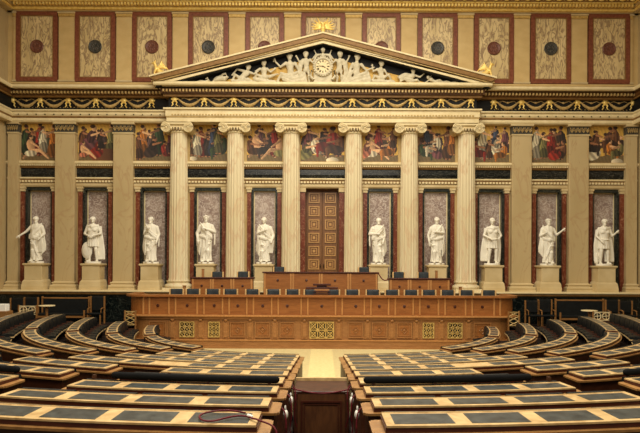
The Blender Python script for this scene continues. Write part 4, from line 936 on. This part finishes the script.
# wooden boxes and posts on the desks, rope between desks
for (c, pt, pb, yy, lb) in ((-119, 269.8, 277.8, 26.2, 'small upright wooden box on the left lower desk'), (114.5, 270.5, 277.8, 26.2, 'small upright wooden box on the right lower desk')):
    mb = MB(); x = X(c, yy); mb.box(x - .05, x + .05, yy - .05, yy + .05, Z(pb, yy - .2) , Z(pt, yy), .008); mb.box(x - .06, x + .06, yy - .06, yy + .06, Z(pt, yy), Z(pt, yy) + .02); mb.build('wooden_box', 'rosd', label=lb, cat='box')
for (c, lb) in ((-137.5, 'small wooden post beside the leftmost front chairs'), (138.5, 'small wooden post between the right front chairs')):
    mb = MB(); x = X(c, 25.9); mb.box(x - .06, x + .06, 25.85, 25.95, Z_ST1, Z(286.5, 25.9), .01); mb.box(x - .08, x + .08, 25.83, 25.97, Z(286.5, 25.9), Z(286, 25.9)); mb.build('wooden_post', 'rosd', label=lb, cat='post')
mb = MB(); pts = []
for i in range(13): tt = i / 12; pts.append((X(56 + 11.5 * tt, 26.1), 26.1, Z(272.5 + 5.5 * tt + 4.5 * math.sin(PI * tt), 26.1)))
mb.tube(pts, .022, 8); mb.build('barrier_rope', 'rope', None, True, label='dark red rope hanging between the presidium desk and the right lower desk', cat='rope')

# =================================================================== CURVED DESK ROWS
class Path:
    """one row of desks in plan: arc about the ring centre, prolonged straight past a right angle"""
    def __init__(s, k, side): s.R = R0 + RP * k; s.k = k; s.s = side
    def at(s, L, u, z):                     # L = length along the outer edge from the axis
        th = L / s.R
        if th <= A0: x, y, t = s.R * math.sin(th), DC - s.R * math.cos(th), th
        else:                               # beyond the last stair the rows open outward, then run straight
            R2 = 2.4 * s.R; t = A0 + (L - s.R * A0) / R2; ex = max(0, t - PI / 2) * R2; t = min(t, PI / 2)
            x = s.R * math.sin(A0) + R2 * (math.sin(t) - math.sin(A0)); y = DC - s.R * math.cos(A0) - R2 * (math.cos(t) - math.cos(A0)) + ex
        return (s.s * (x - u * math.sin(t)), y + u * math.cos(t), z)
    def length_to(s, y):
        L = s.R * A0
        while s.at(L, .2, 0)[1] < y: L += .02
        return L
def sweep(mb, P, L0, L1, sec, n=None):
    n = n or max(2, int((L1 - L0) / .16) + 1)
    mb.rings([[P.at(L0 + (L1 - L0) * i / n, u, z) for u, z in sec] for i in range(n + 1)])
RN = ['innermost', 'second', 'third', 'fourth', 'fifth', 'sixth', 'seventh', 'eighth', 'ninth', 'tenth']
def bench(k, side, L0, L1, block, seats_visible=True, wide=None):
    P = Path(k, side); zk = Z0 + ZT * k; zf = tier_z(k); zin = tier_z(k - 1) if k else 0
    sn = 'left' if side < 0 else 'right'
    lab = 'curved wooden bench desk, %s %s block, ' % (sn, block) + ('innermost row nearest the rostrum' if k == 0 else 'row nearest the camera' if k == 9 else RN[k] + ' row from the rostrum')
    m = (L0 + L1) / 2; c = P.at(m, .2, zf)
    t = thing('bench_desk', lab, 'desk', c, 'curved rows of delegates desks')
    mb = MB(); sweep(mb, P, L0 + .05, L1 - .05, [(.05, zf), (.38, zf), (.38, zk - .05), (.05, zk - .09)]); mb.build('body', 'body', t)
    UF, RZ = (.42, .024) if k == 9 else (.39, .010)
    mb = MB(); sec = lambda g: [(.008 + g, zk - .085), (.41 - g, zk - .06), (.41 - g, zk - .035), (.008 + g, zk - .06)]
    for l0_, l1_, g in ((L0, L0 + .02, .04), (L0 + .02, L0 + .05, .012), (L0 + .05, L1 - .05, 0), (L1 - .05, L1 - .02, .012), (L1 - .02, L1, .04)): sweep(mb, P, l0_, l1_, sec(g), None if g == 0 else 1)
    mb.build('slab', 'slab', t)
    a, b = L0 + .12, L1 - .12
    mb = MB(); sweep(mb, P, a - .01, b + .01, [(.055, zk - .062), (UF - .005, zk - .05), (UF - .005, zk + RZ - .02), (.055, zk - .012)]); edge = mb.build('lid_edge', 'inkw', t)
    mb = MB(); sweep(mb, P, a, b, [(.050, zk - .012), (UF, zk - .01 + RZ), (UF, zk + .006 + RZ), (.050, zk + .006)]); top = mb.build('desk_lid', 'desk', t)
    mb = MB(); sweep(mb, P, a, b, [(UF - .018, zk + .004 + RZ), (UF, zk + .004 + RZ), (UF, zk + .010 + RZ), (UF - .018, zk + .010 + RZ)]); mb.build('rear_rail', 'desk', top)
    n = max(1, round((b - a) / .70)); pw = (b - a) / n
    slope = RZ / (UF - .05)
    for i in range(n):
        mid = a + (i + .5) * pw
        if wide and abs(mid - wide) < pw * .55: continue
        mb = MB(); l0, l1 = mid - pw * .39, mid + pw * .39
        sweep(mb, P, l0, l1, [(.095, zk + .004 + .045 * slope), (UF - .05, zk + .004 + (UF - .1) * slope), (UF - .05, zk + .0085 + (UF - .1) * slope), (.095, zk + .0085 + .045 * slope)], 4); mb.build('inlay', 'inlay', top)
        mb = MB(); l0, l1 = mid - pw * .455, mid + pw * .455
        sweep(mb, P, l0, l1, [(UF + .005, zk - .50), (.47, zk - .50), (.50, zk - .2), (.47, zk + .0), (.45, zk + .02 + RZ * .5), (UF + .005, zk + .02 + RZ * .5)], 4); mb.build('backrest', 'leather', t, 50)
        if seats_visible:
            mb = MB(); l0, l1 = mid - pw * .40, mid + pw * .40; zs = zin + .52
            sweep(mb, P, l0, l1, [(.54, zs - .05), (.86, zs - .03), (.90, zs + .01), (.88, zs + .05), (.72, zs + .065), (.54, zs + .03)], 4); st = mb.build('seat', 'leather', t, 50)
            mb = MB(); sweep(mb, P, l0 - .015, l1 + .015, [(.52, zs - .08), (.90, zs - .06), (.915, zs - .02), (.52, zs - .045)], 2); mb.build('seat_frame', 'desk', st)
            q = mid + pw * .5; mb = MB(); sweep(mb, P, q - .018, q + .018, [(.50, zin + .2), (.60, zin), (.66, zin), (.68, zs - .04), (.74, zs + .04), (.70, zs + .08), (.5, zs + .08)], 1); mb.build('armrest', 'body', t)
    if seats_visible and True:
        pass
    mb = MB(); sweep(mb, P, a, b, [(.375, zk - .62), (.408, zk - .62), (.408, zk - .04), (.375, zk - .04)]); mb.build('front_panel', 'body', t)
    if k == 7:
        mb = MB(); pts = [P.at(a + .05 + (b - a - .5) * i / 24 + .0, .45, zk + .085) for i in range(25)] if block == 'centre' else [P.at(a + .1 + (b - a - .1) * i / 24, .45, zk + .085) for i in range(25)]
        mb.limb(pts, [.048] * 25, 12); mb.build('padded_rail', 'pad', t, True)
        for tt in (.05, .35, .65, .95):
            l = a + (b - a) * tt; mb = MB(); sweep(mb, P, l - .02, l + .02, [(.42, zk + .0), (.47, zk + .0), (.47, zk + .08), (.42, zk + .08)], 1); mb.build('rail_bracket', 'body', t)
    return t
for side in (-1, 1):
    for k in range(10):
        R = R0 + RP * k; L_ax = R * math.asin(AW / R); g = GAP
        gf = g if k else g
        if k <= 4:
            if k: bench(k, side, L_ax, A1 * R - g, 'centre', False, wide=A2 * R if k == 4 else None)
            bench(k, side, A1 * R + g, A0 * R, 'middle', True)
            bench(k, side, A0 * R + .42, Path(k, side).length_to({0: 22.9, 1: 23.1, 2: 23.5}.get(k, 23.6)), 'outer', True)
        elif k <= 8:
            bench(k, side, L_ax, A2 * R - g, 'centre', False)
            bench(k, side, A2 * R + g, A1 * R - g, 'middle', k < 7)
            if k == 5: bench(k, side, A1 * R + g, A0 * R, 'outer', True)
        else: bench(k, side, L_ax, A2 * R - g, 'centre', False)

# =================================================================== AISLE BOX, ROPES
yb0, yb1 = 9.45, 10.32; zt = 1.42; fz = .42
t = thing('aisle_cabinet', 'dark brown wooden cabinet closing the middle aisle behind a red rope', 'cabinet', (0, yb0, fz))
hw = .425
MB().box(-hw, hw, yb0, yb1, fz, zt - .05).build('body', 'cab', t)
MB().box(-hw - .005, hw + .005, yb0 - .015, yb1, zt - .05, zt - .02, .008).build('top', 'body', t)
MB().box(-hw, hw, yb1 - .06, yb1, zt - .02, zt + .03).build('rear_lip', 'desk', t)
mb = MB(); mb.frame(-hw + .11, hw - .11, fz + .05, zt - .17, .025, yb0 - .02, yb0); mb.frame(-hw + .16, hw - .16, fz + .1, zt - .22, .012, yb0 - .012, yb0); mb.build('front_moulding', 'inkw', t)
for s in (-1, 1): MB().box(s * (hw - .03) - .03, s * (hw - .03) + .03, yb0 - .015, yb0, fz, zt - .05, .005).build('corner_post', 'body', t)
Rg = R0 + RP * 6; yr = DC - Rg + .3
mb = MB(); zr0 = Z(388.5, yr)
mb.tube([(-.45 + .9 * i / 16, yr + .02, zr0 - .075 * math.sin(PI * i / 16)) for i in range(17)], .011, 8)
mb.build('barrier_rope', 'rope', None, True, label='dark red rope strung across the middle aisle in front of the cabinet', cat='rope')
# rope looped on the left nearest desk
zk = Z0 + ZT * 9; P9 = Path(9, -1)
def on9(px, py):
    for u10 in range(0, 60):
        u = u10 * .01; yy = DC - (R0 + RP * 9 - u) * 1.0; z = zk + .018 + u * .1
        if Z(py, yy) < z: return (X(px - 322, yy), yy, z)
    return (X(px - 322, DC - (R0 + RP * 9)), DC - (R0 + RP * 9), zk + .02)
lp = [(246, 413.5), (232, 411), (218, 411.5), (205, 414), (200, 417.5), (204, 421), (214, 421.5), (226, 418.5), (236, 416.5), (246, 416.5), (254, 419)]
pts = [on9(*p) for p in lp]
q = pts[-1]; pts += [(q[0] + .05, q[1] - .05, q[2] - .0), (-AW + .06, 5.12, zk - .02), (-AW + .045, 5.1, zk - .3), (-AW + .06, 5.2, zk - .62)]
def smoothp(p, n=5):
    p = [Vector(a) for a in p]; out = []
    for i in range(len(p) - 1):
        a, b, c, d = p[max(i - 1, 0)], p[i], p[i + 1], p[min(i + 2, len(p) - 1)]
        for q in range(n): t = q / n; out.append(.5 * ((2 * b) + (c - a) * t + (2 * a - 5 * b + 4 * c - d) * t * t + (3 * b - a - 3 * c + d) * t ** 3))
    return out + [p[-1]]
t = thing('coiled_rope', 'dark red rope looped on top of the left desk nearest the camera', 'rope', tuple(pts[0]))
MB().tube(smoothp(pts), .0085, 8).build('cord', 'rope', t, True)
a = Vector(on9(249, 416.8)); mb = MB(); mb.limb([a + Vector((0, 0, .005)), a + Vector((.03, -.02, .0))], [.017, .017], 8); mb.build('metal_clip', 'white', t, True)
# rope ends and pouches hanging from the desk ends along the aisle
for s, sn in ((-1, 'left'), (1, 'right')):
    for k, kn in ((8, 'ninth'), (7, 'eighth'), (6, 'seventh')):
        R = R0 + RP * k; y = DC - R + .25; zk_ = Z0 + ZT * k; mb = MB(); x = s * (AW - .03)
        mb.tube(smoothp([(s * (AW + .0), y + .05, zk_ - .06), (x - s * .02, y, zk_ - .12), (x - s * .035, y - .05, zk_ - .3), (x - s * .015, y - .03, zk_ - .5), (x - s * .05, y + .02, zk_ - .68)]), .008, 7)
        mb.build('hanging_rope', 'rope', None, True, label='dark red rope end hanging in the aisle from the %s row on the %s' % (kn, sn), cat='rope')
        if k > 6:
            mb = MB(); mb.ball((x - s * .02, y + .12, zk_ - .16), (.028, .05, .055), 10); mb.ball((x - s * .015, y + .12, zk_ - .09), (.012, .02, .03), 8)
            mb.build('pouch', 'white', None, True, label='small whitish pouch hanging at the aisle end of the %s row on the %s' % (kn, sn), cat='pouch')

# =================================================================== SIDE FURNITURE by the dado
def sidebench(x0, x1, label):
    y = 26.6; zf = .68; t = thing('padded_bench', label, 'bench', ((x0 + x1) / 2, y, zf)); zt = Z(298.5, y + .25)
    MB().box(x0 + .06, x1 - .06, y + .2, y + .3, zf + .45, zt - .06, .02).build('backrest', 'leather', t)
    MB().box(x0 + .04, x1 - .04, y - .3, y + .2, zf + .36, zf + .47, .03).build('seat', 'leather', t)
    MB().box(x0, x1, y + .2, y + .32, zt - .06, zt, .01).build('top_rail', 'trimw', t); MB().box(x0 + .05, x1 - .05, y - .3, y - .25, zf + .28, zf + .36).build('seat_rail', 'trimw', t)
    for x in (x0, x1):
        MB().box(x - .035, x + .035, y + .22, y + .3, zf, zt + .04, .008).build('back_post', 'trimw', t); MB().box(x - .035, x + .035, y - .32, y - .26, zf, zf + .6, .008).build('leg', 'trimw', t)
sidebench(X(-282, 26.6), X(-235, 26.6), 'long black padded bench with wooden frame against the dark left dado')
sidebench(X(236, 26.6), X(284, 26.6), 'long black padded bench with wooden frame against the dark right dado')
for c, lb, pt in ((-226, 'wooden framed black chair right of the left padded bench', 297.2), (-293, 'wooden framed black chair left of the left padded bench', 298.5), (-307, 'black chair at the far left edge by the dado', 299.5),
              (212, 'left black chair of the pair beside the right end of the rostrum', 299.5), (225, 'right black chair of the pair beside the right end of the rostrum', 298.5), (293, 'wooden framed black chair right of the right padded bench', 298.5), (306, 'black chair at the far right edge by the dado', 299.5)):
    chair(lb, X(c, 26.4), 26.4, .68, Z(pt, 26.6), .58, 'chairs standing against the dado')
for s, sn, c, py in ((-1, 'left', -275, 306.5), (1, 'right', 267.5, 309)):
    y = 24.2; x = X(c, y); z = Z(py, y); zf = .68; t = thing('round_table', 'small round table with pale top at the far end of the %s desk rows' % sn, 'table', (x, y, zf))
    MB().lathe(x, y, [(.28, z - .04), (.31, z - .03), (.31, z - .005), (.29, z)], 28).build('table_top', 'pale', t, True)
    MB().lathe(x, y, [(.18, zf), (.18, zf + .03), (.05, zf + .08), (.04, zf + .4), (.06, z - .1), (.14, z - .04)], 16).build('pedestal', 'trimw', t, True)
# little openwork gates at the ends of the rows
for c, py, dd_, lb in ((-294, 311.5, 23.9, 'openwork ring railing between the far ends of the left rows'), (280, 315, 23.9, 'openwork ring railing between the far ends of the right rows'),
                      (-191.5, 319, 23.6, 'gilded lattice gate beside the left end of the rostrum'), (192, 318, 23.6, 'gilded lattice gate beside the right end of the rostrum')):
    t = thing('railing', lb, 'railing', (X(c, dd_), dd_, .1)); x = X(c, dd_); z = Z(py, dd_); mb = MB(); ring = 'ring' in lb
    zf = .68 if ring else 0
    hw, hh = (.34, .17) if ring else (.2, .27)
    mb.frame(x - hw, x + hw, z - hh, z + hh, .025, dd_ - .02, dd_ + .02)
    if ring:
        for sx in (-.17, .17):
            mb.tube([(x + sx + .14 * math.cos(i * PI / 10), dd_, z + .14 * math.sin(i * PI / 10)) for i in range(21)], .018, 6)
            for a in range(4): mb.tube([(x + sx, dd_, z), (x + sx + .14 * math.cos(a * PI / 2 + .1), dd_, z + .14 * math.sin(a * PI / 2 + .1))], .014, 5)
    else:
        for q in range(3):
            z0 = z - hh + q * hh * 2 / 3
            for sx in (-1, 1): mb.tube([(x - sx * hw, dd_, z0), (x + sx * hw, dd_, z0 + hh * 2 / 3)], .018, 5)
    mb.build('openwork', 'goldstone' if not ring else 'pale', t)
    MB().box(x - hw - .03, x - hw + .02, dd_ - .03, dd_ + .03, zf, z + hh + .03).build('post', 'trimw', t); MB().box(x + hw - .02, x + hw + .03, dd_ - .03, dd_ + .03, zf, z + hh + .03).build('post', 'trimw', t)
# white document on the outermost left desk
y = 22.4; x = -R0 - RP * 5 + .2
mb = MB(); zb_ = Z0 + ZT * 5 - .75
t = thing('document_box', 'white box of papers standing at the left picture edge', 'box', (-11.7, 22.6, zb_))
MB().box(-12.2, -11.68, 22.6, 22.9, zb_ + .72, zb_ + .98, .01).build('paper_stack', 'white', t); MB().box(-12.3, -11.6, 22.5, 23.0, zb_, zb_ + .72, .01).build('stand', 'trimw', t)
